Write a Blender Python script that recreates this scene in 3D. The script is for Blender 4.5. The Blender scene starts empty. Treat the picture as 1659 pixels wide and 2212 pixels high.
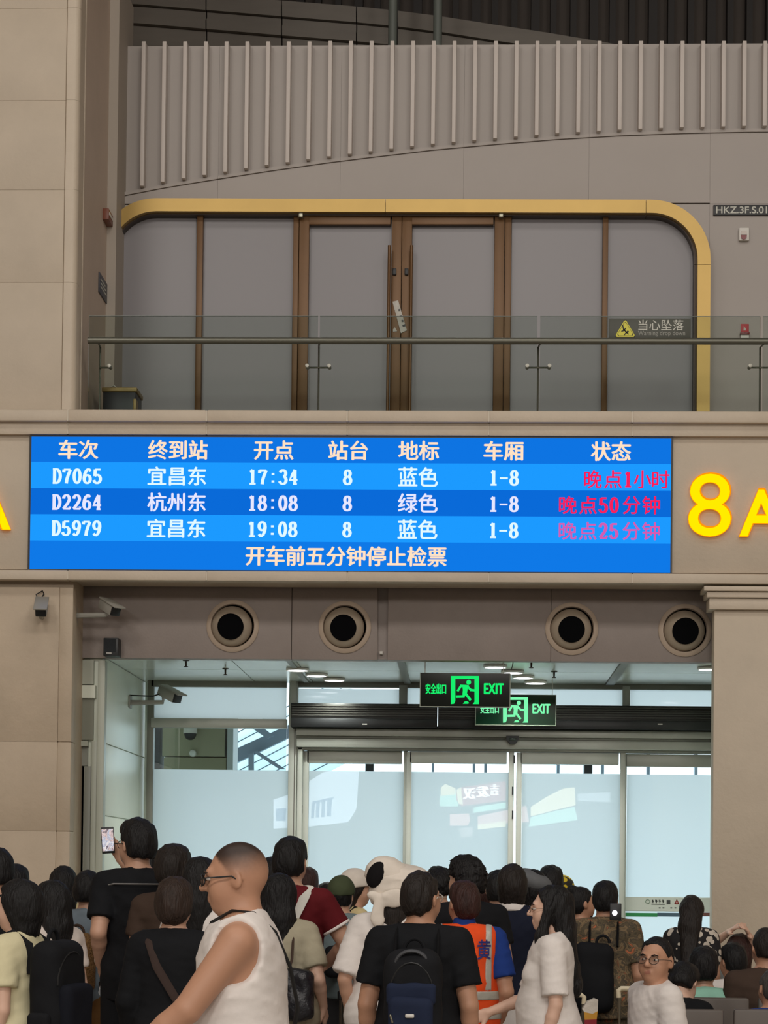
import bpy, bmesh, math, random
import numpy as np
from mathutils import Matrix, Vector

# ------------------------------------------------------------------ camera, world, lights
SC = bpy.context.scene
COL = SC.collection
F = 4500.0
PSI, RHO, TH = 0.040, 0.0115, 0.023
YH = 1890.0
CX = 829.5
PPY = YH - F * math.tan(TH)
EYE = Vector((0, 0, 1.6))
RM = Matrix.Rotation(PSI, 3, 'Z') @ Matrix.Rotation(math.pi / 2 + TH, 3, 'X') @ Matrix.Rotation(RHO, 3, 'Z')
cd = bpy.data.cameras.new('camera'); cam = bpy.data.objects.new('camera', cd); COL.objects.link(cam)
cd.sensor_fit = 'VERTICAL'; cd.sensor_height = 36.0; cd.lens = F / 2212.0 * 36.0
cd.shift_y = (PPY - 1106.0) / 2212.0
cd.clip_end = 300
cam.matrix_world = Matrix.Translation(EYE) @ RM.to_4x4()
SC.camera = cam
SC.view_settings.view_transform = 'Standard'; SC.view_settings.look = 'None'
SC.view_settings.gamma = 1.0; SC.view_settings.exposure = 0.0; SC.view_settings.use_curve_mapping = False
SC.cycles.use_denoising = True

def lin(r, g, b):
    f = lambda c: c / 12.92 if c <= 0.04045 else ((c + 0.055) / 1.055) ** 2.4
    return (f(r / 255), f(g / 255), f(b / 255), 1.0)

W = bpy.data.worlds.new('daylight'); SC.world = W; W.use_nodes = True
W.node_tree.nodes['Background'].inputs[0].default_value = (0.78, 0.93, 1.0, 1)
W.node_tree.nodes['Background'].inputs[1].default_value = 2.9

def area(name, loc, target, size, power, color=(1, 1, 1), sy=None):
    l = bpy.data.lights.new(name, 'AREA'); l.energy = power; l.color = color
    l.shape = 'RECTANGLE'; l.size = size; l.size_y = sy or size
    o = bpy.data.objects.new(name, l); COL.objects.link(o); o.location = loc
    d = Vector(target) - Vector(loc); o.rotation_euler = d.to_track_quat('-Z', 'Y').to_euler()
    return o
WARM = (1.0, 0.94, 0.87)
for lx in (-6.5, 0.5, 7.5):
    area('hall_ceiling_lamp', (lx, 6.5, 13.6), (lx * .6, 9.0, 0), 4.0, 170, WARM, 2.0)
    area('hall_ceiling_lamp', (lx, -4.0, 12.6), (lx * .4, 10, 1), 4.0, 380, WARM, 2.0)
    area('hall_front_fill', (lx * 1.2, -15.0, 7.6), (lx * .3, 15, 1.5), 3.0, 500, WARM, 2.0)  # added fill behind the camera to brighten the bulkhead from the front

# ------------------------------------------------------------------ helpers
def P(px, py, Y):
    d = RM @ Vector(((px - CX) / F, -(py - PPY) / F, -1.0))
    return EYE + d * (Y / d.y)
def R4(x0, y0, x1, y1, Y):
    xm, ym = (x0 + x1) / 2, (y0 + y1) / 2
    return P(x0, ym, Y).x, P(x1, ym, Y).x, P(xm, y1, Y).z, P(xm, y0, Y).z
def Xp(px, py, Y): return P(px, py, Y).x
def Zp(px, py, Y): return P(px, py, Y).z
def project(v):
    c = RM.transposed() @ (Vector(v) - EYE)
    return CX + F * c.x / -c.z, PPY - F * c.y / -c.z

MATS = {}
def mat(name, col, rough=.6, metal=0.0, var=0.0, vscale=6.0, bump=0.0, bscale=60.0, spec=.5, stretch=None, emit=None, estr=1.0, coat=0.0, bdist=.02):
    if name in MATS: return MATS[name]
    m = bpy.data.materials.new(name); m.use_nodes = True; nt = m.node_tree; N = nt.nodes; L = nt.links
    b = N['Principled BSDF']
    c = col if len(col) == 4 else (*col, 1)
    b.inputs['Base Color'].default_value = c
    b.inputs['Roughness'].default_value = rough; b.inputs['Metallic'].default_value = metal
    b.inputs['Specular IOR Level'].default_value = spec
    if coat: b.inputs['Coat Weight'].default_value = coat
    if emit:
        b.inputs['Emission Color'].default_value = emit; b.inputs['Emission Strength'].default_value = estr
    if var or bump:
        tc = N.new('ShaderNodeTexCoord'); mp = N.new('ShaderNodeMapping')
        L.new(tc.outputs['Object'], mp.inputs[0])
        if stretch: mp.inputs['Scale'].default_value = stretch
    if var:
        n = N.new('ShaderNodeTexNoise'); n.inputs['Scale'].default_value = vscale; n.inputs['Detail'].default_value = 6; n.inputs['Roughness'].default_value = .62
        L.new(mp.outputs[0], n.inputs[0])
        r = N.new('ShaderNodeMapRange'); r.inputs[1].default_value = .3; r.inputs[2].default_value = .7
        r.inputs[3].default_value = 1 - var; r.inputs[4].default_value = 1 + var
        L.new(n.outputs[0], r.inputs[0])
        mx = N.new('ShaderNodeMix'); mx.data_type = 'RGBA'; mx.blend_type = 'MULTIPLY'; mx.inputs[0].default_value = 1
        mx.inputs[6].default_value = c; L.new(r.outputs[0], mx.inputs[7]); L.new(mx.outputs[2], b.inputs['Base Color'])
    if bump:
        n2 = N.new('ShaderNodeTexNoise'); n2.inputs['Scale'].default_value = bscale; n2.inputs['Detail'].default_value = 4
        L.new(mp.outputs[0], n2.inputs[0])
        bp = N.new('ShaderNodeBump'); bp.inputs['Strength'].default_value = bump; bp.inputs['Distance'].default_value = bdist
        L.new(n2.outputs[0], bp.inputs['Height']); L.new(bp.outputs[0], b.inputs['Normal'])
    MATS[name] = m; return m
def emis(name, col, s=1.0):
    if name in MATS: return MATS[name]
    m = bpy.data.materials.new(name); m.use_nodes = True; nt = m.node_tree
    nt.nodes.remove(nt.nodes['Principled BSDF'])
    e = nt.nodes.new('ShaderNodeEmission'); e.inputs[0].default_value = col; e.inputs[1].default_value = s
    nt.links.new(e.outputs[0], nt.nodes['Material Output'].inputs[0]); MATS[name] = m; return m
def glassmat(name, tint, refl=.06, rough=0.0):
    if name in MATS: return MATS[name]
    m = bpy.data.materials.new(name); m.use_nodes = True; nt = m.node_tree; N = nt.nodes; L = nt.links
    N.remove(N['Principled BSDF'])
    t = N.new('ShaderNodeBsdfTransparent'); t.inputs[0].default_value = (*tint, 1)
    g = N.new('ShaderNodeBsdfGlossy'); g.inputs['Roughness'].default_value = rough; g.inputs[0].default_value = (1, 1, 1, 1)
    mx = N.new('ShaderNodeMixShader'); fr = N.new('ShaderNodeFresnel'); fr.inputs[0].default_value = 1.45
    ad = N.new('ShaderNodeMath'); ad.operation = 'MULTIPLY'; ad.inputs[1].default_value = refl / .035
    L.new(fr.outputs[0], ad.inputs[0]); L.new(ad.outputs[0], mx.inputs[0])
    L.new(t.outputs[0], mx.inputs[1]); L.new(g.outputs[0], mx.inputs[2]); L.new(mx.outputs[0], N['Material Output'].inputs[0])
    MATS[name] = m; return m
def filmmat(name, trans, diff, refl=.05, rough=.02):
    """frosted film on glass: light from outside glows through, the inner glass face mirrors"""
    if name in MATS: return MATS[name]
    m = bpy.data.materials.new(name); m.use_nodes = True; nt = m.node_tree; N = nt.nodes; L = nt.links
    N.remove(N['Principled BSDF'])
    t = N.new('ShaderNodeBsdfTranslucent'); t.inputs[0].default_value = (*trans, 1)
    d = N.new('ShaderNodeBsdfDiffuse'); d.inputs[0].default_value = (*diff, 1)
    a = N.new('ShaderNodeAddShader'); L.new(t.outputs[0], a.inputs[0]); L.new(d.outputs[0], a.inputs[1])
    g = N.new('ShaderNodeBsdfGlossy'); g.inputs['Roughness'].default_value = rough
    mx = N.new('ShaderNodeMixShader'); mx.inputs[0].default_value = refl
    L.new(a.outputs[0], mx.inputs[1]); L.new(g.outputs[0], mx.inputs[2]); L.new(mx.outputs[0], N['Material Output'].inputs[0])
    MATS[name] = m; return m

class MB:
    def __init__(s): s.v = []; s.f = []
    def add(s, vs, fs):
        o = len(s.v); s.v += [tuple(v) for v in vs]; s.f += [tuple(i + o for i in f) for f in fs]; return s
    def box(s, x0, x1, y0, y1, z0, z1, bev=0.0):
        if bev <= 0:
            vs = [(x, y, z) for x in (x0, x1) for y in (y0, y1) for z in (z0, z1)]
            fs = [(0, 1, 3, 2), (4, 6, 7, 5), (0, 4, 5, 1), (2, 3, 7, 6), (0, 2, 6, 4), (1, 5, 7, 3)]
            return s.add(vs, fs)
        b = min(bev, abs(x1 - x0) * .45, abs(y1 - y0) * .45, abs(z1 - z0) * .45)
        bm = bmesh.new(); bmesh.ops.create_cube(bm, size=1)
        for v in bm.verts:
            v.co = Vector(((x0 + x1) / 2 + v.co.x * (x1 - x0), (y0 + y1) / 2 + v.co.y * (y1 - y0), (z0 + z1) / 2 + v.co.z * (z1 - z0)))
        bmesh.ops.bevel(bm, geom=bm.edges[:], offset=b, segments=2, affect='EDGES', profile=.5)
        bm.verts.index_update()
        s.add([v.co[:] for v in bm.verts], [[v.index for v in f.verts] for f in bm.faces]); bm.free(); return s
    def tube(s, pts, r, n=10, closed=False, flat=1.0):
        pts = [Vector(p) for p in pts]; m = len(pts)
        rr = r if isinstance(r, (list, tuple)) else [r] * m
        vs = []; fs = []; up = None
        for i, p in enumerate(pts):
            if closed: t = pts[(i + 1) % m] - pts[i - 1]
            else: t = pts[min(i + 1, m - 1)] - pts[max(i - 1, 0)]
            t.normalize()
            if up is None:
                up = Vector((0, 0, 1)) if abs(t.z) < .9 else Vector((1, 0, 0))
            a = t.cross(up).normalized(); b = a.cross(t).normalized(); up = b
            for k in range(n):
                w = 2 * math.pi * k / n
                vs.append(p + a * math.cos(w) * rr[i] + b * math.sin(w) * rr[i] * flat)
        for i in range(m if closed else m - 1):
            j = (i + 1) % m
            for k in range(n):
                k2 = (k + 1) % n
                fs.append((i * n + k, i * n + k2, j * n + k2, j * n + k))
        if not closed:
            fs.append(tuple(range(n - 1, -1, -1))); fs.append(tuple((m - 1) * n + k for k in range(n)))
        return s.add(vs, fs)
    def lathe(s, prof, c, axis='Z', n=32):
        """prof: list of (r, h) about an axis through c"""
        vs = []; fs = []; m = len(prof)
        for (r, h) in prof:
            for k in range(n):
                w = 2 * math.pi * k / n; a, b = r * math.cos(w), r * math.sin(w)
                o = {'Z': (a, b, h), 'Y': (a, h, b), 'X': (h, a, b)}[axis]
                vs.append((c[0] + o[0], c[1] + o[1], c[2] + o[2]))
        for i in range(m - 1):
            for k in range(n):
                k2 = (k + 1) % n; fs.append((i * n + k, i * n + k2, (i + 1) * n + k2, (i + 1) * n + k))
        fs.append(tuple(range(n - 1, -1, -1))); fs.append(tuple((m - 1) * n + k for k in range(n)))
        return s.add(vs, fs)
    def prism(s, poly, y0, y1):
        """polygon in XZ (list of (x,z)) extruded along Y"""
        n = len(poly)
        vs = [(x, y0, z) for x, z in poly] + [(x, y1, z) for x, z in poly]
        fs = [tuple(range(n)), tuple(range(2 * n - 1, n - 1, -1))] + [(i, n + i, n + (i + 1) % n, (i + 1) % n) for i in range(n)]
        return s.add(vs, fs)
    def strip(s, A, B, y0, y1):
        """ribbon between two polylines in XZ, given thickness along Y"""
        n = len(A); vs = []
        for (a, b) in zip(A, B): vs += [(a[0], y0, a[1]), (b[0], y0, b[1]), (a[0], y1, a[1]), (b[0], y1, b[1])]
        fs = []
        for i in range(n - 1):
            o, p = 4 * i, 4 * i + 4
            fs += [(o, o + 1, p + 1, p), (o + 2, p + 2, p + 3, o + 3), (o, p, p + 2, o + 2), (o + 1, o + 3, p + 3, p + 1)]
        fs += [(0, 2, 3, 1), (4 * n - 4, 4 * n - 3, 4 * n - 1, 4 * n - 2)]
        return s.add(vs, fs)
    def build(s, name, m, parent=None, smooth=False, origin=None, local=False):
        me = bpy.data.meshes.new(name)
        o0 = Vector(origin) if origin is not None else Vector((0, 0, 0))
        vs = [tuple(Vector(v) - o0) for v in s.v] if origin is not None else s.v
        me.from_pydata(vs, [], s.f); me.update()
        bm = bmesh.new(); bm.from_mesh(me); bmesh.ops.recalc_face_normals(bm, faces=bm.faces[:]); bm.to_mesh(me); bm.free()
        if smooth:
            me.polygons.foreach_set('use_smooth', [True] * len(me.polygons))
            try: me.set_sharp_from_angle(angle=math.radians(40))
            except Exception: pass
        me.materials.append(m)
        ob = bpy.data.objects.new(name, me); COL.objects.link(ob)
        if parent is not None: ob.parent = parent
        if origin is not None: ob.location = o0 - (Vector(parent_loc(parent)) if parent is not None else Vector((0, 0, 0)))
        elif parent is not None and not local: ob.location = -Vector(parent_loc(parent))
        return ob
def parent_loc(p):
    v = Vector((0, 0, 0))
    while p is not None: v += p.location; p = p.parent
    return v
def tag(o, label=None, cat=None, group=None, kind=None):
    if label: o['label'] = label
    if cat: o['category'] = cat
    if group: o['group'] = group
    if kind: o['kind'] = kind
    return o
def empty(name, loc, label=None, cat=None, group=None, kind=None, rz=0.0):
    o = bpy.data.objects.new(name, None); COL.objects.link(o); o.location = loc; o.rotation_euler = (0, 0, rz)
    o.empty_display_size = .1
    return tag(o, label, cat, group, kind)
def bx(name, m, parent, x0, x1, y0, y1, z0, z1, bev=0.0):
    return MB().box(x0, x1, y0, y1, z0, z1, bev).build(name, m, parent, smooth=bev > 0)

def text_mesh(body, offset=0.0, space=1.0):
    cu = bpy.data.curves.new('lettering', 'FONT'); cu.body = body; cu.size = 1.0; cu.offset = offset; cu.space_character = space
    cu.resolution_u = 6; cu.align_x = 'CENTER'
    ob = bpy.data.objects.new('lettering', cu); COL.objects.link(ob)
    dg = bpy.context.evaluated_depsgraph_get(); dg.update()
    me = bpy.data.meshes.new_from_object(ob.evaluated_get(dg))
    bpy.data.objects.remove(ob); bpy.data.curves.remove(cu)
    return me
TCACHE = {}
def text(name, body, x0, y0, x1, y1, Y, m, parent, offset=0.0, depth=.004, space=1.0, mirror=False, bold=0.0):
    """lettering standing in the plane Y, filling the pixel box; a solid of the given depth"""
    key = (body, offset, space)
    if key not in TCACHE:
        me = text_mesh(body, offset, space); TCACHE[key] = ([v.co.copy() for v in me.vertices], [tuple(p.vertices) for p in me.polygons])
    vs, fs = TCACHE[key]
    xs = [v.x for v in vs]; ys = [v.y for v in vs]
    X0, X1, Z0, Z1 = R4(x0, y0, x1, y1, Y)
    ax, bxx, ay, by = min(xs), max(xs), min(ys), max(ys)
    out = MB(); n = len(vs)
    def tr(v, yy):
        u = (v.x - ax) / max(bxx - ax, 1e-6); u = 1 - u if mirror else u; w = (v.y - ay) / max(by - ay, 1e-6)
        return (X0 + u * (X1 - X0), yy, Z0 + w * (Z1 - Z0))
    for sx_, sz_ in ([(0, 0)] if not bold else [(-bold, 0), (bold, 0), (0, bold * .7), (0, -bold * .7)]):
        k_ = Y / F
        out.add([(lambda q: (q[0] + sx_ * k_, q[1] - (.0002 if sx_ else 0), q[2] + sz_ * k_))(tr(v, Y - depth)) for v in vs], fs)
    # side walls along boundary edges
    from collections import Counter
    ec = Counter()
    for f in fs:
        for i in range(len(f)): ec[tuple(sorted((f[i], f[(i + 1) % len(f)])))] += 1
    bd = [e for e, c in ec.items() if c == 1]
    out.add([tr(v, Y - depth) for v in vs] + [tr(v, Y) for v in vs], [(a, b, b + n, a + n) for a, b in bd])
    return out.build(name, m, parent)
# ------------------------------------------------------------------ materials of the place
STONE = mat('beige_painted_stone', lin(190, 176, 157), .55, var=.06, vscale=2.2, bump=.1, bscale=40)
STONE2 = mat('beige_stone_band', lin(196, 182, 163), .5, var=.05, vscale=4, bump=.1, bscale=50)
BROWNSTONE = mat('tan_pillar_stone', lin(184, 167, 145), .55, var=.08, vscale=2.5, bump=.15, bscale=30)
SIDE = mat('brown_grey_plaster', lin(196, 178, 162), .6, var=.05, vscale=2, bump=.08)
WHITE = mat('warm_white_wall_panel', lin(166, 158, 152), .5, var=.02, vscale=2)
NOZW = mat('mauve_grey_bulkhead', lin(150, 139, 133), .55, var=.07, vscale=3, bump=.08)
GOLD = mat('brushed_gold_metal', lin(172, 142, 80), .36, 0.5, var=.05, vscale=3)
BRONZE = mat('bronze_metal', lin(100, 70, 38), .4, .3, var=.08, vscale=4)
DARKBR = mat('dark_bronze', lin(62, 50, 40), .4, .4)
FROST = mat('frosted_white_pane', lin(142, 139, 142), .3, spec=.3)
ALU = mat('grey_aluminium', lin(182, 184, 176), .4, .1, var=.04, vscale=5)
ALUD = mat('dark_grey_aluminium', lin(130, 131, 122), .45, .1)
BLACK = mat('black_plastic', lin(26, 28, 30), .45)
BLACKM = mat('black_painted_metal', lin(40, 40, 38), .5, .2, var=.1, vscale=8, stretch=(1, 1, 12))
STEEL = mat('stainless_steel', lin(140, 138, 124), .28, .9)
RAILM = mat('dull_handrail_steel', lin(104, 103, 92), .34, .55)
WHITEP = mat('white_plastic', lin(215, 212, 205), .4)
GREYP = mat('grey_plastic', lin(150, 148, 140), .45)
ROOFD = mat('dark_brown_roof_sheet', lin(66, 56, 48), .6, var=.08, vscale=3)
ROOFR = mat('dark_roof_rib', lin(40, 36, 34), .6)
ROOFG = mat('grey_curved_soffit', lin(112, 106, 98), .6, var=.08, vscale=1.5, stretch=(1, 1, 6))
VEST = mat('pale_green_wall_panel', lin(214, 219, 204), .4, var=.03, vscale=2, spec=.5)
CEILP = mat('glossy_metal_ceiling_panel', lin(212, 218, 208), .22, .1, var=.04, vscale=2)
FLOORM = mat('polished_grey_floor', lin(170, 162, 150), .22, var=.05, vscale=1.5)
JOINT = mat('dark_joint', lin(70, 62, 54), .8)

YB, YN, YG, YW, YS = 15.4, 15.9, 18.0, 17.2, 16.8   # beam, bulkhead, glass, balcony wall, stub wall
# ------------------------------------------------------------------ shell of the hall
fl = bx('floor', FLOORM, None, -15, 15, -25, 18.3, -.2, 0); tag(fl, 'polished grey floor of the waiting hall', 'floor', kind='structure')
ce = bx('ceiling', ROOFD, None, -15, 15, -25, 26, 14.2, 14.5); tag(ce, 'dark roof high above the hall', 'ceiling', kind='structure')
for nm, a in (('wall_hall_left', (-15.3, -15, -25, 26, 0, 14.2)), ('wall_hall_right', (15, 15.3, -25, 26, 0, 14.2)), ('wall_hall_behind', (-15, 15, -25.3, -25, 0, 14.2))):
    o = bx(nm, SIDE, None, *a); tag(o, 'plain plastered side of the hall ' + nm.split('_')[-1], 'wall', kind='structure')

# roof space above the balcony wall
rs = empty('wall_roof', P(829, 40, 24), 'dark ribbed roof sheeting above the slatted wall', 'wall', kind='structure')
bx('roof_sheet', ROOFD, rs, -15, 15, 24, 24.2, 4.5, 14.2)
x = 640.0; k = 0
while x < 1700:
    X0, X1, _, _ = R4(x, 0, x + (13 if k % 3 else 18), 90, 23.9)
    bx('roof_rib', ROOFR, rs, X0, X1, 23.82, 23.99, 8.0, 14.2); x += 41.5 + (k % 2) * 1.5; k += 1
sf = empty('ceiling_soffit', P(700, 60, 21.5), 'grey curved soffit band under the dark roof', 'ceiling', kind='structure')
edge = [(-150, -40), (300, -25), (620, 2), (760, 13), (850, 22), (960, 36), (1060, 52), (1180, 70), (1300, 90), (1420, 112)]
def soff(off, px):
    for i in range(len(edge) - 1):
        if edge[i][0] <= px <= edge[i + 1][0]:
            t = (px - edge[i][0]) / (edge[i + 1][0] - edge[i][0]); return edge[i][1] * (1 - t) + edge[i + 1][1] * t + off
cuts = [-150, 445, 608, 770, 858, 952, 1420]
for a, b in zip(cuts[:-1], cuts[1:]):
    for (o0, o1, dy) in ((0, 34, 0.0), (35, 52, .05), (53, 75, .0), (76, 150, .06)):
        n = 8; A = []; B = []
        for i in range(n + 1):
            px = a + 1.2 + (b - a - 2.4) * i / n
            p = P(px, soff(o0, px), 21.5); A.append((p.x, p.z)); p = P(px, soff(o1, px), 21.5); B.append((p.x, p.z))
        MB().strip(A, B, 21.5 + dy, 21.75).build('soffit_board', ROOFG, sf)
bx('backing', ROOFR, sf, Xp(-150, 60, 21.8), Xp(600, 60, 21.8), 21.8, 21.9, Zp(300, 130, 21.8), 14.0)
for px, lab in ((848, 'left'), (945, 'right')):
    p = P(px, 90, 20.6)
    o = MB().tube([(p.x, 20.6, 6.5), (p.x, 20.6, 14.2)], .045, 14).build('roof_pipe', mat('grey_green_pipe', lin(104, 110, 104), .5), None, True)
    tag(o, 'thin grey vertical pipe under the roof, the %s one of the pair' % lab, 'pipe')

# ------------------------------------------------------------------ balcony back wall with slats
wb = empty('wall_back', P(900, 500, YW), 'warm white balcony wall with slats above and smooth panels below', 'wall', kind='structure')
zt = Zp(950, 93, YW)
XL, XR = Xp(232, 500, YW), Xp(1990, 500, YW)
bx('wall_core', WHITE, wb, XL - .5, XR, YW + .14, YW + .3, 4.8, zt)
slx = [265 + 44.75 * i for i in range(-1, 39)]
cur = [(150, 440), (265, 413), (352, 396), (443, 381), (577, 360), (711, 341), (800, 330), (934, 314), (1068, 302), (1203, 291), (1338, 283), (1473, 278), (1611, 275), (1760, 274), (2000, 276)]
def cy(px):
    for i in range(len(cur) - 1):
        if cur[i][0] <= px <= cur[i + 1][0]:
            t = (px - cur[i][0]) / (cur[i + 1][0] - cur[i][0]); return cur[i][1] * (1 - t) + cur[i + 1][1] * t
    return cur[-1][1]
# back sheets between joints behind the slats
js = [215, 470, 735, 1002, 1273, 1535, 1800, 1990]
for a, b in zip(js[:-1], js[1:]):
    n = 10; A = []; B = []
    for i in range(n + 1):
        px = a + .15 + (b - a - .3) * i / n
        p = P(px, cy(px) + 6, YW); A.append((p.x, p.z)); B.append((p.x, zt))
    MB().strip(A, B, YW + .04, YW + .13).build('slat_backing_panel', WHITE, wb)
for px in slx:
    if px < 225 or px > 1985: continue
    X0, X1, _, _ = R4(px - 4.3, 90, px + 4.3, 300, YW - .05)
    bx('slat', mat('pale_slat_paint', lin(200, 191, 184), .5), wb, X0, X1, YW - .07, YW + .05, Zp(px, cy(px) - 3, YW - .07), Zp(px, 88 if px > 700 else 89, YW - .07), .004)
# smooth lower panels, following the curve, the moulding on their rim
for a, b in zip(js[:-1], js[1:]):
    n = 12; A = []; B = []; C = []
    for i in range(n + 1):
        px = a + .15 + (b - a - .3) * i / n
        p = P(px, cy(px) + 2, YW - .02); A.append((p.x, p.z)); q = P(px, cy(px) + 9, YW - .02); C.append((q.x, q.z)); B.append((q.x, Zp(px, 900, YW)))
    MB().strip(A, C, YW - .015, YW + .1).build('rim_moulding', WHITE, wb)
    MB().strip([(c[0], c[1] - .003) for c in C], [(c[0], Zp(900, 439, YW)) for c in C] if b < 1600 else [(c[0], Zp(900, 441, YW)) for c in C], YW, YW + .1).build('wall_panel', WHITE, wb)
    MB().strip([(c[0], Zp(900, 441, YW) - .003) for c in C], B, YW + .003, YW + .1).build('wall_panel', WHITE, wb)

# ------------------------------------------------------------------ gold framed window with double doors on the balcony
w1 = empty('window_1', P(900, 887, YW), 'gold framed frosted window wall with rounded corners on the balcony', 'window', kind='structure')
def arc(cx, cyy, r, a0, a1, n=14):
    return [(cx + r * math.cos(math.radians(a0 + (a1 - a0) * i / n)), cyy - r * math.sin(math.radians(a0 + (a1 - a0) * i / n))) for i in range(n + 1)]
def path(ro, top, right):
    # pixel outline, from the hidden left side up over the top and down the right jamb
    return arc(337, 555, ro, 180, 90), arc(1408, 558, ro, 90, 0)
def seg(ptsO, ptsI, name, m, y0, y1):
    A = [(P(a, b, y0).x, P(a, b, y0).z) for a, b in ptsO]; B = [(P(a, b, y0).x, P(a, b, y0).z) for a, b in ptsI]
    MB().strip(A, B, y0, y1).build(name, m, w1, True)
def top_y(px, off): return 428.5 + off + 3.0 * (px - 337) / 1071.0
def arcL(r): return arc(337, 555, r, 178, 90)
def arcR(r): return arc(1408, 558.5, r, 90, 0)
for (ro, ri, name, m, y0, y1) in ((127, 99, 'gold_frame', GOLD, YW - .16, YW + .05), (99, 91, 'inner_frame', DARKBR, YW - .10, YW + .05)):
    oo, oi = 127 - ro, 127 - ri
    seg(arcL(ro) + [(832, top_y(832, oo))], arcL(ri) + [(832, top_y(832, oi))], name, m, y0, y1)
    seg([(833, top_y(833, oo)), (1395, top_y(1395, oo))], [(833, top_y(833, oi)), (1395, top_y(1395, oi))], name, m, y0, y1)
    seg([(1396, top_y(1396, oo))] + arcR(ro) + [(1408 + ro, 571)], [(1396, top_y(1396, oi))] + arcR(ri) + [(1408 + ri, 571)], name, m, y0, y1)
    seg([(1408 + ro, 572), (1406 + ro, 900)], [(1408 + ri, 572), (1406 + ri, 900)], name, m, y0, y1)
# frosted panes
def pane_px(x0, x1, y0, y1=905, m=FROST, parent=None, name='frosted_pane', yy=YW - .01):
    X0, X1, Z0, Z1 = R4(x0, y0, x1, y1, yy); return bx(name, m, parent or w1, X0, X1, yy, yy + .02, Z0, Z1)
inL = arcL(92)
poly = [(P(a, b, YW).x, P(a, b, YW).z) for a, b in inL] + [(P(424, 464, YW).x, P(424, 464, YW).z), (P(424, 905, YW).x, P(424, 905, YW).z), (P(245, 905, YW).x, P(245, 905, YW).z)]
MB().prism(poly, YW - .01, YW + .01).build('frosted_pane', FROST, w1)
pane_px(437, 633, 464); pane_px(1104, 1301, 464)
inR = arcR(92)
poly = [(P(1312, 464, YW).x, P(1312, 464, YW).z)] + [(P(a, b, YW).x, P(a, b, YW).z) for a, b in inR] + [(P(1500, 905, YW).x, P(1500, 905, YW).z), (P(1312, 905, YW).x, P(1312, 905, YW).z)]
MB().prism(poly, YW - .01, YW + .01).build('frosted_pane', FROST, w1)
def mull(x0, x1, y0, y1=905, dep=.07, m=BRONZE, name='mullion', parent=None):
    X0, X1, Z0, Z1 = R4(x0, y0, x1, y1, YW - .04); return bx(name, m, parent or w1, X0, X1, YW - dep, YW + .02, Z0, Z1, .004)
mull(424, 437, 460); mull(1300, 1312, 460); mull(632, 644, 460); mull(1089, 1103, 460)
mull(438, 632, 459, 466, .06, name='rail'); mull(1104, 1300, 459, 466, .06, name='rail'); mull(645, 1088, 459, 466, .06, name='rail')
def leaf(idx, x0, x1, hx, label):
    d = empty('door_%d' % idx, P((x0 + x1) / 2, 905, YW), label, 'door', kind='structure')
    mull(x0, x0 + 21.5, 467, 905, .08, name='stile', parent=d); mull(x1 - 21.5, x1, 467, 905, .08, name='stile', parent=d)
    mull(x0 + 22, x1 - 22, 467, 488, .078, name='top_rail', parent=d)
    X0, X1, Z0, Z1 = R4(x0 + 22, 488, x1 - 22, 492, YW); bx('gasket', DARKBR, d, X0, X1, YW - .05, YW, Z0, Z1)
    pane_px(x0 + 22, x1 - 22, 490, parent=d)
    a = P(hx, 530, YW - .14); b = P(hx - 3, 905, YW - .14)
    h = MB().tube([(a.x, YW - .14, a.z), (a.x, YW - .14, b.z)], .013, 10).build('pull_handle', BRONZE, d, True)
    for yy in (560, 860):
        z = Zp(hx, yy, YW); MB().tube([(a.x, YW - .14, z), (a.x, YW - .07, z)], .008, 8).build('handle_standoff', BRONZE, h, True)
    p = P(hx + (11 if hx < 866 else -11), 587, YW - .09); bx('lock', BLACK, d, p.x - .016, p.x + .016, YW - .1, YW - .07, p.z - .028, p.z + .028, .006)
    return d
d1 = leaf(1, 645, 866, 841, 'bronze glazed door leaf, left of the balcony pair')
d2 = leaf(2, 867, 1088, 889, 'bronze glazed door leaf, right of the balcony pair')
for d, px in ((d1, 652), (d2, 1082)):
    p = P(px, 468, YW); bx('door_closer', STEEL, d, p.x - .02, p.x + .02, YW - .13, YW - .07, p.z - .045, p.z + .045, .006)
def slanted(name, m, pts, Y, th, parent):
    return MB().prism([(P(a, b, Y).x, P(a, b, Y).z) for a, b in pts], Y - th, Y).build(name, m, parent)
st = slanted('paper_seal', mat('aged_white_paper', lin(196, 192, 184), .8, var=.15, vscale=18), [(848, 652), (860, 649), (879, 714), (866, 720)], YW - .085, .003, None)
tag(st, 'slanted white paper seal stuck across the meeting bronze door leaves', 'paper seal')
for j, pts in enumerate(([(860, 668), (864, 667), (865, 671), (861, 672)], [(863, 682), (868, 681), (869, 684), (864, 685)], [(867, 692), (871, 691), (872, 695), (868, 696)], [(869, 702), (875, 700), (876, 705), (870, 706)])):
    slanted('printed_mark', BLACK, pts, YW - .0885, .001, st)
sc = slanted('paper_scrap', mat('aged_white_paper', None or (1, 1, 1)), [(849, 712), (853, 707), (858, 716), (849, 717)], YW - .085, .003, None)
tag(sc, 'small torn white paper scrap below the slanted seal', 'paper scrap')

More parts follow.
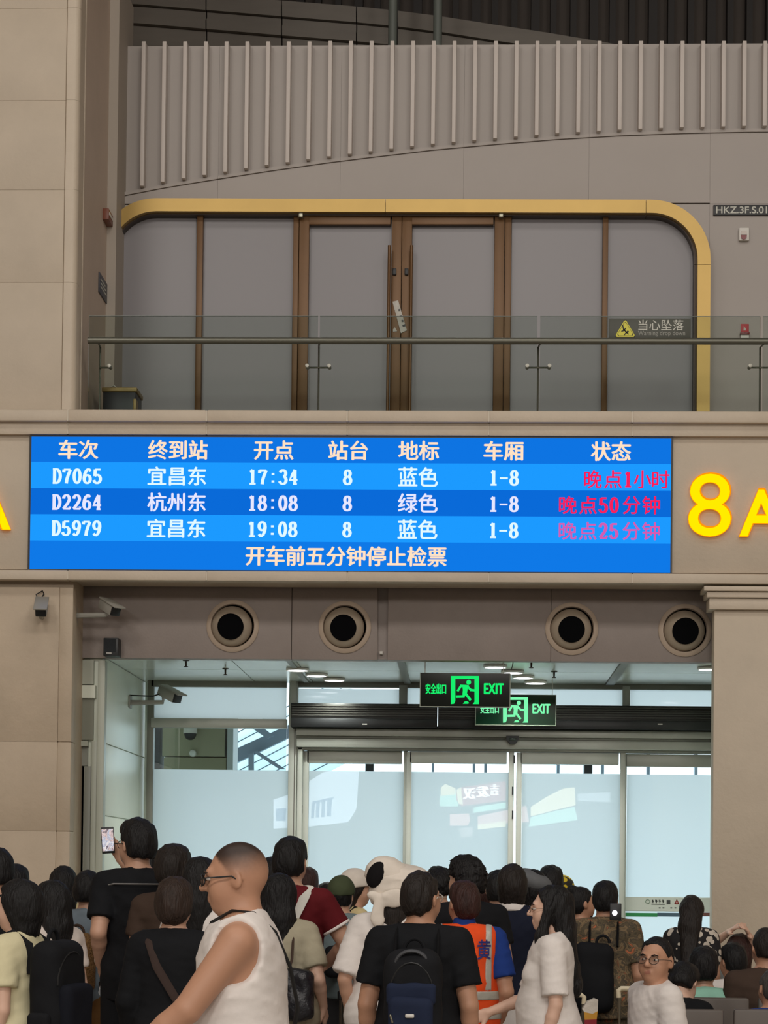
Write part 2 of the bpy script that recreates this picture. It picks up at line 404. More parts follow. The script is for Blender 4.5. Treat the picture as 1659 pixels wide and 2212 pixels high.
# ------------------------------------------------------------------ left upper pillar, side wall
pl = empty('pillar', P(80, 890, 15.5), 'tall beige stone pillar standing on the ledge at the left', 'pillar', kind='structure')
ys = [-260, 18, 217, 410, 611, 905]
for a, b in zip(ys[:-1], ys[1:]):
    X0, X1 = Xp(-420, 500, 15.5), Xp(137.6, 500, 15.5); Z0, Z1 = Zp(80, b - .2, 15.5), Zp(80, a + .2, 15.5)
    bx('cladding_panel', STONE, pl, X0, X1, 15.5, 15.62, Z0, Z1, .002)
    X0, X1 = Xp(138.5, 500, 15.5), Xp(164, 500, 15.5)
    cm_ = [(X0, 15.495), (X0 + .006, 15.487)] + [(X1 + .012 - .05 + .05 * math.sin(t), 15.537 - .05 * math.cos(t)) for t in [i * math.pi / 16 for i in range(9)]] + [(X1 + .012, 15.7), (X0, 15.7)]
    mb_ = MB(); n_ = len(cm_); mb_.add([(x_, y_, z_) for z_ in (Z0, Z1) for x_, y_ in cm_], [tuple(range(n_)), tuple(range(2 * n_ - 1, n_ - 1, -1))] + [(i, (i + 1) % n_, n_ + (i + 1) % n_, n_ + i) for i in range(n_)])
    mb_.build('corner_moulding', STONE2, pl, True)
X0 = Xp(-420, 400, 15.5); X1 = Xp(166, 500, 15.5)
bx('pillar_core', JOINT, pl, X0, X1 - .012, 15.53, 16.2, 4.9, 14.2)
wl = empty('wall_left', P(200, 500, 16), 'brown grey side wall of the balcony beside the pillar', 'wall', kind='structure')
bx('side_panel', SIDE, wl, X0, X1 - .004, 15.7, YS, 4.9, 14.2)
MB().tube([(X1 - .002, 15.72, 4.9), (X1 - .002, 15.72, 14.2)], .012, 8).build('edge_bead', STONE2, wl, True)
X2 = Xp(251, 500, YS); X3 = Xp(231, 500, YS)
bx('stub_wall', mat('pale_stub_plaster', lin(172, 162, 150), .6), wl, X0, X2, YS + .002, YW + .3, 4.9, Zp(240, -60, YS))
# ------------------------------------------------------------------ serif figures of the screen
def _arc(cx, cy_, rx, ry, a0, a1, n=14):
    return [(cx + rx * math.cos(math.radians(a0 + (a1 - a0) * i / n)), cy_ + ry * math.sin(math.radians(a0 + (a1 - a0) * i / n))) for i in range(n + 1)]
_six = [[(.84, .84), (.72, .95), (.54, .97), (.36, .86), (.22, .66), (.15, .42), (.15, .3)], _arc(.5, .3, .34, .27, 0, 360, 22)]
GL = {
    '0': [_arc(.5, .5, .34, .46, 0, 360, 26)],
    '1': [[(.52, 0), (.52, .98)], [(.22, .84), (.4, .88), (.52, .97)], [(.18, .03), (.86, .03)]],
    '2': [[(.16, .74)] + _arc(.48, .72, .33, .25, 160, -25, 14) + [(.62, .42), (.34, .2), (.14, .05)], [(.14, .05), (.86, .05), (.9, .2)]],
    '3': [_arc(.46, .74, .32, .22, 165, -85, 14), _arc(.46, .28, .37, .25, 85, -165, 16)],
    '4': [[(.66, .98), (.36, .62), (.08, .3), (.96, .3)], [(.66, .98), (.66, .0)], [(.44, .03), (.9, .03)]],
    '5': [[(.84, .95), (.24, .95)], [(.24, .96), (.2, .5)], [(.2, .5)] + _arc(.46, .31, .38, .28, 125, -165, 18)],
    '6': _six,
    '7': [[(.13, .76), (.16, .95)], [(.14, .94), (.88, .94)], [(.88, .94), (.66, .6), (.5, .3), (.44, 0)]],
    '8': [_arc(.5, .74, .29, .22, 0, 360, 20), _arc(.5, .27, .36, .25, 0, 360, 22)],
    '9': [[(1 - x, 1 - y) for x, y in st_] for st_ in _six],
    'D': [[(.24, .02), (.24, .98)], [(.04, .97), (.46, .97)], [(.04, .03), (.46, .03)], _arc(.42, .5, .48, .47, 90, -90, 18)],
    ':a': [[(.5, .12), (.5, .26)]], ':b': [[(.5, .62), (.5, .76)]],
    '-': [[(.05, .47), (.95, .47)]],
}
def glyph(mb, ch, xc, yc, w, h, thick=7.0, thin=3.9):
    for pl_ in GL[ch]:
        pts = [(xc + (u - .5) * w, yc - (v - .5) * h) for u, v in pl_]
        closed = len(pts) > 5 and abs(pts[0][0] - pts[-1][0]) + abs(pts[0][1] - pts[-1][1]) < .01
        L_, R_ = [], []
        n = len(pts)
        for i, p in enumerate(pts):
            if closed: a, b = pts[(i - 1) % (n - 1)], pts[(i + 1) % (n - 1)]
            else: a, b = pts[max(i - 1, 0)], pts[min(i + 1, n - 1)]
            dx, dy = b[0] - a[0], b[1] - a[1]; l = math.hypot(dx, dy) or 1; dx /= l; dy /= l
            wd = thin + (thick - thin) * abs(dy) ** 1.3
            if ch == '-': wd = 3.8
            if ch[0] == ':': wd = 6
            L_.append((p[0] - dy * wd / 2, p[1] + dx * wd / 2)); R_.append((p[0] + dy * wd / 2, p[1] - dx * wd / 2))
        vs = []
        for l_, r_ in zip(L_, R_): vs += [(lx_(l_[0]), YL - .003, lz(l_[1])), (lx_(r_[0]), YL - .003, lz(r_[1]))]
        mb.add(vs, [(2 * i, 2 * i + 1, 2 * i + 3, 2 * i + 2) for i in range(n - 1)])
# ------------------------------------------------------------------ stone beam with ledge
wf = empty('wall_front', P(760, 1257, YB), 'beige stone beam carrying the departure screen', 'wall', kind='structure')
zb, zt0 = Zp(760, 1254, YB), Zp(760, 886, YB)
XA, XZ = Xp(-420, 1100, YB), Xp(2080, 1100, YB)
bx('beam_core', STONE, wf, XA, XZ, YB + .02, YB + .46, zb + .01, zt0 - .02)
jx = [-420, -155, 146, 446, 750, 1056, 1366, 1668, 1980]
for a, b in zip(jx[:-1], jx[1:]):
    for (y0, y1, d0, m, bv) in ((886, 911, .10, STONE2, .012), (913, 940, .045, STONE2, .006), (1235, 1256, .05, STONE2, .006)):
        X0, X1, Z0, Z1 = R4(a + .9, y0, b - .9, y1, YB - d0)
        Z0, Z1 = Zp(760, y1, YB - d0), Zp(760, y0, YB - d0)
        bx('cladding_panel', m, wf, X0, X1, YB - d0, YB + (.42 if y0 < 900 else .05), Z0, Z1, bv)
        if b < 1900:
            q = Xp(b, y0, YB - d0); bx('joint_filler', mat('pale_joint_mortar', lin(206, 196, 180), .8), wf, q - .006, q + .006, YB - d0 + .004, YB + .05, Z0 + .004, Z1 - .004)
for a, b in ((-420, 62), (1452, 1980)):
    X0, X1, Z0, Z1 = R4(a, 942, b, 1233, YB)
    bx('cladding_panel', STONE, wf, X0, X1, YB, YB + .05, Zp(760, 1234, YB), Zp(760, 941, YB), .004)

# ------------------------------------------------------------------ departure screen
YL = YB - .03
scx0, scx1, scz0, scz1 = R4(66, 945, 1449, 1233, YL)
led = empty('departure_board', ((scx0 + scx1) / 2, YL, scz0), 'long blue electronic departure screen listing delayed trains', 'screen')
bx('screen_housing', BLACK, led, scx0 - .014, scx1 + .012, YL + .004, YB + .03, scz0 - .012, scz1 + .012)
DB, LB, MBc, FB = emis('led_deep_blue', lin(14, 116, 226)), emis('led_light_blue', lin(28, 154, 255)), emis('led_mid_blue', lin(10, 106, 216)), emis('led_footer_blue', lin(15, 121, 231))
rows = [(945, 1000.5, DB, 'header_row'), (1000.5, 1057.5, LB, 'departure_row'), (1057.5, 1114, MBc, 'departure_row'), (1114, 1171, LB, 'departure_row'), (1171, 1233, FB, 'footer_row')]
def lz(y): return scz1 + (scz0 - scz1) * (y - 945) / 288.0
def lx_(x): return scx0 + (scx1 - scx0) * (x - 66) / 1383.0
for (a, b, m, n) in rows:
    bx(n, m, led, scx0, scx1, YL, YL + .004, lz(b), lz(a))
CREAM, WHT, REDL, PINK = emis('led_cream', lin(255, 226, 196)), emis('led_white', lin(226, 250, 255)), emis('led_red', lin(246, 32, 92)), emis('led_pink_red', lin(214, 92, 176))
WH2 = emis('led_lilac_white', lin(232, 232, 255)); REDD = emis('led_dark_red', lin(222, 26, 96))
# the text boxes are read off the photograph at x; the baseline of a row follows the screen, so take heights in screen units
def scr(name, body, xc, yc, w, h, m, off):
    """yc measured with the picture's tilt removed (rows are level on the screen)"""
    key = (body, 0.0, 1.0)
    if key not in TCACHE:
        me = text_mesh(body, 0.0); TCACHE[key] = ([v.co.copy() for v in me.vertices], [tuple(p.vertices) for p in me.polygons])
    vs, fs = TCACHE[key]
    ax, bxx = min(v.x for v in vs), max(v.x for v in vs); ay, by = min(v.y for v in vs), max(v.y for v in vs)
    x0, x1, z0, z1 = lx_(xc - w / 2), lx_(xc + w / 2), lz(yc + h / 2), lz(yc - h / 2)
    o = MB(); bd_ = off * 60 * YL / F
    for sx_, sz_ in ((-bd_, 0), (bd_, 0), (0, bd_ * .7), (0, -bd_ * .7)):
        o.add([(x0 + sx_ + (v.x - ax) / (bxx - ax) * (x1 - x0), YL - .003, z0 + sz_ + (v.y - ay) / (by - ay) * (z1 - z0)) for v in vs], fs)
    return o.build(name, m, led)
hdr = [('车次', 169, 85), ('终到站', 386, 128), ('开点', 594, 84), ('站台', 755, 84), ('地标', 907, 86), ('车厢', 1090, 84), ('状态', 1320, 84)]
for s, xc, w in hdr: scr('header_text', s, xc, 973, w, 41, CREAM, .020)
for i, (c1, c2, c3, c4, c5, c6) in enumerate([('D7065', '宜昌东', '17:34', '8', '蓝色', '1-8'), ('D2264', '杭州东', '18:08', '8', '绿色', '1-8'), ('D5979', '宜昌东', '19:08', '8', '蓝色', '1-8')]):
    yc = 1030 + i * 56.6
    m = (WHT, WH2, WHT)[i]
    scr('place_text', c2, 384.5, yc, 126, 40, m, .015); scr('colour_text', c5, 906.5, yc - .5, 84, 41, m, .015)
    for body, xc in ((c1, 167), (c3, 593), (c4, 754.5), (c6, 1091)):
        serif_w = 22.2
        n = len(body)
        for j, ch in enumerate(body):
            for gch in ((':a', ':b') if ch == ':' else (ch,)):
                o = MB(); glyph(o, gch, xc + (j - (n - 1) / 2) * serif_w, yc + 1, serif_w * .86, 32)
                o.build('colon_dot' if ch == ':' else 'digit', m, led)
st = [('晚', '点', '1', '小', '时'), ('晚', '点', '5', '0', '分', '钟'), ('晚', '点', '2', '5', '分', '钟')]
xs = [(1282, 1325, 1357, 1388, 1427), (1229, 1272, 1305, 1328, 1365, 1407), (1229, 1272, 1305, 1328, 1365, 1407)]
for i in range(3):
    m = (REDL, REDL, PINK)[i]; yc = 1033.5 + i * 55.5
    for ch, xc in zip(st[i], xs[i]):
        if ch.isdigit():
            o = MB(); glyph(o, ch, xc, yc, 19, 33); o.build('status_digit', m, led)
        else: scr('status_text', ch, xc, yc, 37, 38, m, .010)
scr('footer_text', '开车前五分钟停止检票', 753, 1201.5, 432, 42, CREAM, .020)

# illuminated gate numbers
YEL = emis('lamp_yellow', lin(255, 226, 0), 1.1); ORG = emis('lamp_orange_rim', lin(255, 150, 10), 1.0)
def letter(ch, x0, y0, x1, y1, lab):
    g = empty('gate_number' if ch.isdigit() else 'gate_letter', P((x0 + x1) / 2, y1, YB), lab, 'lit sign')
    text('lit_face', ch, x0 + 1.5, y0 + 1.5, x1 - 1.5, y1 - 1.5, YB - .045, YEL, g, 0 if ch == '8' else .014, .002)
    text('rim', ch, x0, y0, x1, y1, YB, ORG, g, .008 if ch == '8' else .024, .043)
letter('8', 1486, 1022, 1580, 1160, 'large illuminated yellow figure 8 right of the departure screen')
letter('A', 1596, 1056, 1694, 1160, 'illuminated yellow letter A cut by the right edge of the photo')
letter('A', -73, 1040, 25, 1145, 'illuminated yellow letter A cut by the left edge of the photo')

# ------------------------------------------------------------------ glass railing on the ledge
YR = 15.62
rl = empty('balcony_railing', P(900, 886, YR), 'glass balcony railing with steel handrail on the stone ledge', 'railing')
GLZ = glassmat('greenish_rail_glass', (.88, .92, .90), .05)
zl = zt0 - .005
for a, b in ((191, 686), (690, 1160), (1166, 1642), (1648, 2000)):
    X0, X1, Z0, Z1 = R4(a, 684, b, 890, YR)
    bx('glass_panel', GLZ, rl, X0, X1, YR, YR + .012, zl, Zp(829, 683.5, YR))
    bx('glass_edge', mat('dark_glass_edge', lin(84, 96, 88), .3), rl, X0, X1, YR + .002, YR + .010, Zp(829, 683.5, YR), Zp(829, 683.5, YR) + .004)
a, b = P(190, 732, YR - .05), P(1990, 738, YR - .05)
zr = Zp(829, 736, YR - .05)
MB().tube([(a.x, YR - .05, zr), (b.x, YR - .05, zr)], .0255, 16).build('handrail', RAILM, rl, True)
for px, side in ((212, 1), (687, 0), (1163, 0), (1645, 0)):
    p = P(px, 790, YR); X = p.x
    po = MB().tube([(X, YR + .08, zl), (X, YR + .08, Zp(px, 745, YR)), (X + .008, YR - .03, zr - .02)], .0075, 8).build('post', RAILM, rl, True)
    zc = Zp(px, 790, YR)
    w = 24 * YR / F
    cl = MB().tube([(X - (0 if side else w), YR + .06, zc), (X + w, YR + .06, zc)], .007, 8).build('clamp_arm', STEEL, po, True)
    for sx in ((1,) if side else (-1, 1)):
        MB().lathe([(.004, -.02), (.014, -.018), (.014, .06), (.004, .062)], (X + sx * w, YR + .01, zc), 'Y', 12).build('clamp_disc', mat('bright_steel', lin(150, 148, 138), .35, .5), po, True)
# warning sign on the railing glass
YQ = YR - .012
X0, X1, Z0, Z1 = R4(1316, 688, 1492, 734, YQ)
ws = empty('warning_sign', P(1404, 735, YQ), 'dark green drop warning plate with yellow triangle on the railing glass', 'sign')
bx('plate', mat('dark_green_plate', lin(66, 68, 58), .5), ws, X0, X1, YQ, YQ + .008, Z0, Z1, .003)
YELS = mat('warning_yellow', lin(214, 206, 64), .5); BLKS = mat('print_black', lin(30, 30, 26), .6); WHS = mat('print_pale', lin(200, 200, 190), .6)
def polyp(name, pts, Y, m, parent, th=.002):
    return MB().prism([(P(a, b, Y).x, P(a, b, Y).z) for a, b in pts], Y - th, Y).build(name, m, parent)
def rnd_tri(cx, t, b, hw): return [(cx - 3, t + 2), (cx, t), (cx + 3, t + 2), (cx + hw, b - 4), (cx + hw - 2, b), (cx - hw + 2, b), (cx - hw, b - 4)]
polyp('triangle_border', rnd_tri(1350.5, 690.5, 729, 22), YQ, BLKS, ws, .0015)
polyp('triangle', rnd_tri(1350.5, 692, 728, 20.5), YQ, YELS, ws, .003)
polyp('triangle_line', rnd_tri(1350.5, 696, 726, 17), YQ, BLKS, ws, .0036)
polyp('triangle_field', rnd_tri(1350.5, 697.5, 725, 15.6), YQ, YELS, ws, .0044)
def stroke(name, segs, w, Y, m, parent, th=.005):
    o = MB()
    for (a, b) in segs:
        p, q = P(*a, Y), P(*b, Y); d = Vector((q.x - p.x, q.z - p.z)); 
        if d.length < 1e-6: d = Vector((1e-3, 0))
        d.normalize(); n = Vector((-d.y, d.x)) * (w * Y / F / 2); e = d * (w * Y / F * .4)
        o.prism([(p.x - e.x + n.x, p.z - e.y + n.y), (q.x + e.x + n.x, q.z + e.y + n.y), (q.x + e.x - n.x, q.z + e.y - n.y), (p.x - e.x - n.x, p.z - e.y - n.y)], Y - th, Y)
    return o.build(name, m, parent)
stroke('falling_figure', [((1345, 703), (1347, 712)), ((1347, 712), (1352, 717)), ((1349, 714), (1343, 716)), ((1352, 717), (1357, 722)), ((1351, 710), (1348, 714)), ((1353, 719), (1349, 723))], 2.6, YQ, BLKS, ws)
MB().lathe([(.001, -.006), (.008, -.0055), (.008, 0)], (P(1356, 717, YQ).x, YQ, P(1356, 717, YQ).z), 'Y', 12).build('falling_head', BLKS, ws)
text('warning_text', '当心坠落', 1379, 691, 1477, 714, YQ, WHS, ws, .005, .002)
text('warning_text_english', 'Warning drop down', 1378, 715, 1480, 727, YQ, mat('print_dim', lin(150, 150, 142), .6), ws, .0, .002)

# litter bin standing behind the railing
YT = 16.25
bn = empty('litter_bin', P(258, 890, YT), 'black square litter bin with brass rim behind the railing', 'bin')
X0, X1, Z0, Z1 = R4(222, 845, 293, 905, YT)
bx('bin_body', mat('black_bin_paint', lin(44, 44, 48), .4), bn, X0, X1, YT, YT + .3, zl - .1, Z1, .01)
bx('bin_rim', mat('dull_brass', lin(150, 128, 84), .4, .5), bn, X0 - .008, X1 + .01, YT - .01, YT + .31, Z1 - .006, Z1 + .03, .006)
bx('side_slot', mat('dull_brass', (1, 1, 1)), bn, X1 - .02, X1 + .003, YT - .004, YT + .1, Z1 - .16, Z1 - .06, .003)
o = MB().tube([P(240, 836, YT), P(246, 833, YT), P(252, 838, YT), P(264, 842, YT), P(270, 845, YT)], [.008, .012, .01, .006, .004], 6, flat=.5).build('crumpled_tissue', WHITEP, None, True)
tag(o, 'crumpled white tissue lying on the litter bin', 'tissue')

# wall signs and alarms on the balcony wall
YP = YW - .012
ps = empty('code_sign', P(1620, 465, YP), 'black strip sign with white location code HKZ.3F.S.01', 'sign')
X0, X1, Z0, Z1 = R4(1541, 443, 1740, 465, YP); bx('plate', mat('sign_black', lin(26, 26, 28), .45), ps, X0, X1, YP - .006, YW, Z0, Z1, .002)
text('code_text', 'HKZ.3F.S.01', 1547, 446, 1657, 461, YP - .006, WHS, ps, .012, .002)
al = empty('alarm_strobe', P(1606, 522, YW), 'small square white alarm with dark red lens on the balcony wall', 'alarm')
X0, X1, Z0, Z1 = R4(1595.5, 494, 1617.5, 522, YW); bx('housing', WHITEP, al, X0, X1, YW - .035, YW, Z0, Z1, .008)
polyp('red_lens', [(1600, 509), (1613, 509), (1612, 515), (1606.5, 519), (1601, 515)], YW - .034, mat('dark_red_lens', lin(120, 24, 30), .25), al, .014)
polyp('clear_lens', [(1601, 499), (1612, 499), (1613, 508), (1600, 508)], YW - .034, mat('lens_grey', lin(196, 186, 178), .2), al, .012)
fk = empty('fire_sticker', P(1608, 720, YW), 'square red fire sign above the alarm button', 'sign')
X0, X1, Z0, Z1 = R4(1600, 700, 1617.5, 718, YW); bx('plate', mat('fire_red', lin(190, 62, 68), .5), fk, X0, X1, YW - .006, YW, Z0, Z1, .002)
polyp('flame_mark', [(1606, 714), (1607, 704), (1609, 708), (1611, 709), (1611, 714)], YW - .006, WHS, fk, .002)
cb = empty('alarm_button', P(1608, 735, YW), 'small white call point with dark red hood under the fire sign', 'alarm')
X0, X1, Z0, Z1 = R4(1599, 722, 1617, 737, YW); bx('housing', WHITEP, cb, X0, X1, YW - .03, YW, Z0, Z1, .004)
X0, X1, Z0, Z1 = R4(1598, 720, 1618, 725, YW); bx('hood', mat('dark_red_lens', (1, 1, 1)), cb, X0, X1, YW - .045, YW, Z0, Z1, .004)
# things on the brown side wall (seen edge on)
def sidebox(name, x0, y0, x1, y1, depth, m, lab, cat):
    # on plane X = X1 side: pixel x picks the distance along the wall
    Xw = Xp(166, 500, 15.5) - .004
    def yat(px, py):
        d = RM @ Vector(((px - CX) / F, -(py - PPY) / F, -1.0)); t = (Xw - EYE.x) / d.x; return EYE + d * t
    a, b = yat(x0, (y0 + y1) / 2), yat(x1, (y0 + y1) / 2); zt_, zb_ = yat((x0 + x1) / 2, y0).z, yat((x0 + x1) / 2, y1).z
    g = empty(name, (Xw, (a.y + b.y) / 2, zb_), lab, cat)
    bx('housing' if cat == 'alarm' else 'plate', m, g, Xw, Xw + depth, a.y, b.y, zb_, zt_, .003)
    return g, Xw + depth, a.y, b.y, zb_, zt_
g, xx, ya, yb_, z0_, z1_ = sidebox('alarm_bell', 221.5, 458, 231, 482, .05, mat('brown_red_lens', lin(124, 70, 52), .4), 'brown red alarm box high on the brown side wall', 'alarm')
bx('white_band', WHITEP, g, xx - .002, xx + .003, ya + .02, yb_ - .02, (z0_ + z1_) / 2 - .005, (z0_ + z1_) / 2 + .02)
g, xx, ya, yb_, z0_, z1_ = sidebox('wall_notice', 212, 600, 229.5, 644, .01, mat('slate_notice', lin(74, 76, 84), .5), 'small dark grey notice plate on the brown side wall', 'sign')
for q in range(3):
    bx('printed_line', WHS, g, xx - .001, xx + .002, ya + .06, yb_ - .05 - .03 * q, z0_ + .05 + .03 * q, z0_ + .062 + .03 * q)

# ------------------------------------------------------------------ lower pillars
pA = empty('pillar', P(80, 2300, 15.45), 'tan stone pillar under the beam at the left edge', 'pillar', kind='structure')
ys = [1268, 1602, 1795, 2215, 2640]
X1 = Xp(154, 1600, 15.45); Xc = Xp(124, 1600, 15.45); X0 = Xp(-420, 1600, 15.45)
for a, b in zip(ys[:-1], ys[1:]):
    Z1, Z0 = Zp(80, a + .15, 15.45), max(0, Zp(80, b - .15, 15.45))
    if Z1 <= 0.01: continue
    bx('cladding_panel', BROWNSTONE, pA, X0, Xc - .0008, 15.45, 15.6, Z0, Z1, .001)
    bx('corner_moulding', BROWNSTONE, pA, Xc, X1, 15.446, 15.62, Z0, Z1, .008)
bx('pillar_core', BROWNSTONE, pA, X0, X1 - .01, 15.5, YN + .1, 0, zb + .02)
pB = empty('pillar', P(1700, 2300, 15.45), 'beige stone pillar with stepped capital at the right edge', 'pillar', kind='structure')
X0 = Xp(1540, 1700, 15.45); X1 = Xp(2060, 1700, 15.45)
bx('shaft', mat('beige_pillar_stone', lin(190, 176, 156), .5, var=.06, vscale=2.5, bump=.12, bscale=30), pB, X0, X1, 15.45, 15.6, 0, Zp(1700, 1318, 15.45), .006)
for (px, y0, y1, dy, ) in ((1518, 1270, 1280, .09), (1525, 1281, 1293, .065), (1531, 1294, 1318, .04)):
    xa = Xp(px, (y0 + y1) / 2, 15.45); bx('capital_band', STONE2, pB, xa, X1 + .1, 15.45 - dy, 15.62, Zp(1600, y1, 15.45), Zp(1600, y0, 15.45), .004)

# ------------------------------------------------------------------ bulkhead with air nozzles
zn = Zp(860, 1426, YN); zn1 = zb + .03
wn = empty('wall_bulkhead', P(860, 1426, YN), 'mauve grey bulkhead under the beam holding round air nozzles', 'wall', kind='structure')
xs_ = [(175, 629.4), (630.6, 815), (838, 1190), (1190.6, 1640)]
for a, b in xs_:
    X0, X1 = Xp(a, 1350, YN), Xp(b, 1350, YN); bx('bulkhead_panel', NOZW, wn, X0, X1, YN, YN + .12, zn, zn1, .003)
bx('bulkhead_core', NOZW, wn, Xp(150, 1350, YN), Xp(1640, 1350, YN), YN + .05, YN + .2, zn + .01, zn1 + .3)
X0, X1 = Xp(157, 1350, YN), Xp(173.5, 1350, YN); bx('end_trim', SIDE, wn, X0, X1, YN - .05, YN + .12, zn, zn1)
nz = [(503, 1352.5, 'leftmost of the four'), (745, 1355, 'second of the four from the left'), (1235, 1358.5, 'third of the four from the left'), (1479.5, 1362, 'rightmost of the four, beside the pillar')]
RING = mat('nozzle_ring_paint', lin(190, 172, 154), .45); DOME = mat('nozzle_ball_paint', lin(176, 162, 144), .4)
DARKH = mat('nozzle_throat_shade', lin(7, 8, 11), .9, spec=.1)  # near-black stands for the shade inside the duct hole
for i, (px, py, lab) in enumerate(nz):
    c = P(px, py, YN); s = YN / F
    g = empty('air_nozzle', (c.x, YN, c.z), 'round beige air nozzle with shallow throat coloured dark as a hole, ' + lab, 'air vent', 'air nozzles in the bulkhead')
    r0, r1 = 57 * s, 46 * s
    MB().lathe([(r0, 0), (r0, -.012), (r0 - .01, -.02), (r1 + .006, -.026), (r1, -.012), (r1 - .004, .05)], (c.x, YN, c.z), 'Y', 48).build('ring', RING, g, True)
    # ball: part of a sphere peeping out of the ring, tilted slightly down
    n = 14; rb = 44 * s
    tilt = Matrix.Rotation(math.radians(7), 3, 'X')
    prof = [(rb * math.cos(t), -rb * .75 * math.sin(t)) for t in [i2 * math.radians(52) / n for i2 in range(n + 1)]]
    ball = MB().lathe(prof, (0, 0, 0), 'Y', 40)
    oz = -.012
    ball.v = [tuple(tilt @ Vector(v) + Vector((c.x - .006, YN - .004, c.z + oz * .3))) for v in ball.v]
    ball.build('ball', DOME, g, True)
    yy = -rb * .75 * math.sin(math.radians(52))
    th = MB().lathe([(.6 * rb, yy + .004), (28.5 * s, yy - .010), (27.5 * s, yy - .0105), (27 * s, yy - .006), (.002, yy - .003)], (0, 0, 0), 'Y', 36)
    th.v = [tuple(tilt @ Vector(v) + Vector((c.x - .006, YN - .004, c.z - 1.0 * s))) for v in th.v]
    th.build('throat', DARKH, g, True)
o = bx('wall_switch', WHITEP, None, *R4(820, 1407, 827, 1413, YN)[:2], YN - .012, YN + .06, *R4(820, 1407, 827, 1413, YN)[2:], .003); tag(o, 'tiny white square switch in the recess of the bulkhead', 'switch')
sp = empty('wall_speaker', P(245, 1420, YN), 'small black box speaker at the lower edge of the bulkhead', 'speaker')
X0, X1, Z0, Z1 = R4(230, 1382, 262, 1421, YN); bx('cabinet', BLACK, sp, X0, X1, YN - .14, YN, Z0, Z1, .006)
bx('grille', mat('speaker_mesh', lin(34, 38, 42), .8, bump=.4, bscale=400), sp, X0 + .008, X1 - .02, YN - .146, YN - .138, Z0 + .03, Z1 - .01)
bx('badge', WHITEP, sp, X0 + .025, X1 - .05, YN - .148, YN - .144, Z0 + .018, Z0 + .024)

def cctv(px, py, Y, L, yaw, pitch, lab, arm=None, s=1.0, body=GREYP):
    """a camera housing: hooded tapered box, dark lens front, bracket"""
    c = P(px, py, Y); g = empty('security_camera', c, lab, 'camera')
    M = Matrix.Rotation(yaw, 3, 'Z') @ Matrix.Rotation(pitch, 3, 'X')
    def put(mb, name, m, par=None, sm=False):
        mb.v = [tuple(M @ Vector(v) * s + Vector(c)) for v in mb.v]; return mb.build(name, m, par or g, sm)
    b = put(MB().box(-.05, .05, -L / 2, L / 2, -.045, .045, .012), 'camera_body', body, None, True)
    put(MB().box(-.06, .06, -L / 2 - .06, L / 2, .045, .06, .006), 'sun_hood', body, b, True)
    put(MB().box(-.046, .046, -L / 2 - .012, -L / 2 + .01, -.04, .042, .006), 'lens_window', BLACK, b, True)
    return g
c1 = cctv(90, 1312, 15.3, .2, .12, .55, 'grey security camera on the left tan pillar, pointing down', s=.85)
MB().tube([P(88, 1322, 15.3), P(88, 1334, 15.36), P(92, 1334, 15.45)], .014, 8).build('bracket', GREYP, c1, True)
MB().tube([P(80, 1290, 15.4), P(78, 1284, 15.4), P(92, 1276, 15.44), P(95, 1283, 15.44), P(86, 1298, 15.4)], .005, 6).build('cable', BLACK, c1, True)
c2 = cctv(236, 1312, 15.55, .22, .75, .42, 'security camera on a long white arm under the beam', s=.85)
a, b = P(163, 1330, 15.6), P(228, 1328, 15.56)
MB().tube([a, b, P(236, 1322, 15.55)], [.022, .018, .014], 8).build('arm', GREYP, c2, True)
MB().box(a.x - .02, a.x + .006, 15.55, 15.66, a.z - .07, a.z + .07, .004).build('wall_plate', GREYP, c2, True)
# ------------------------------------------------------------------ vestibule: ceiling, left wall, pilaster
vc = empty('ceiling_vestibule', P(860, 1440, 17), 'glossy pale metal panel ceiling behind the bulkhead', 'ceiling', kind='structure')
zc0 = zn + .02
XvL, XvR = Xp(152, 1450, YN), Xp(1700, 1450, YN)
jn = [152, 490, 632, 866, 1110, 1346, 1700]
for a, b in zip(jn[:-1], jn[1:]):
    for (ya, yb2) in ((YN + .12, 16.95), (16.96, YG + .1)):
        bx('ceiling_panel', CEILP, vc, Xp(a, 1450, YN) + .004, Xp(b, 1450, YN) - .004, ya, yb2, zc0, zc0 + .04)
for px, w in ((630, 12), (868, 16), (1346, 20)):
    X = Xp(px, 1450, YN + .5); bx('ceiling_channel', ALUD, vc, X - w * .0018, X + w * .0018, YN + .125, YG, zc0 - .012, zc0 + .01)
bx('ceiling_slab', JOINT, vc, XA, XZ, YN + .1, YG + .3, zc0 + .045, 4.97)
wv = empty('wall_vestibule', P(260, 2300, 17), 'pale green panelled wall left of the glass doors', 'wall', kind='structure')
Xv = Xp(218, 1700, YN + .05)
zj = [zc0, Zp(218, 1602, YN), Zp(218, 1760, YN), Zp(218, 1925, YN), .0]
for z1, z0 in zip(zj[:-1], zj[1:]):
    for (ya, yb2) in ((YN + .05, YG + .12),):
        bx('wall_panel', VEST, wv, Xv - .1, Xv, ya, yb2, z0 + .004, z1 - .004, .003)
bx('wall_core', VEST, wv, Xp(60, 1700, YN), Xv - .02, YN + .06, YG + .12, 0, zc0)
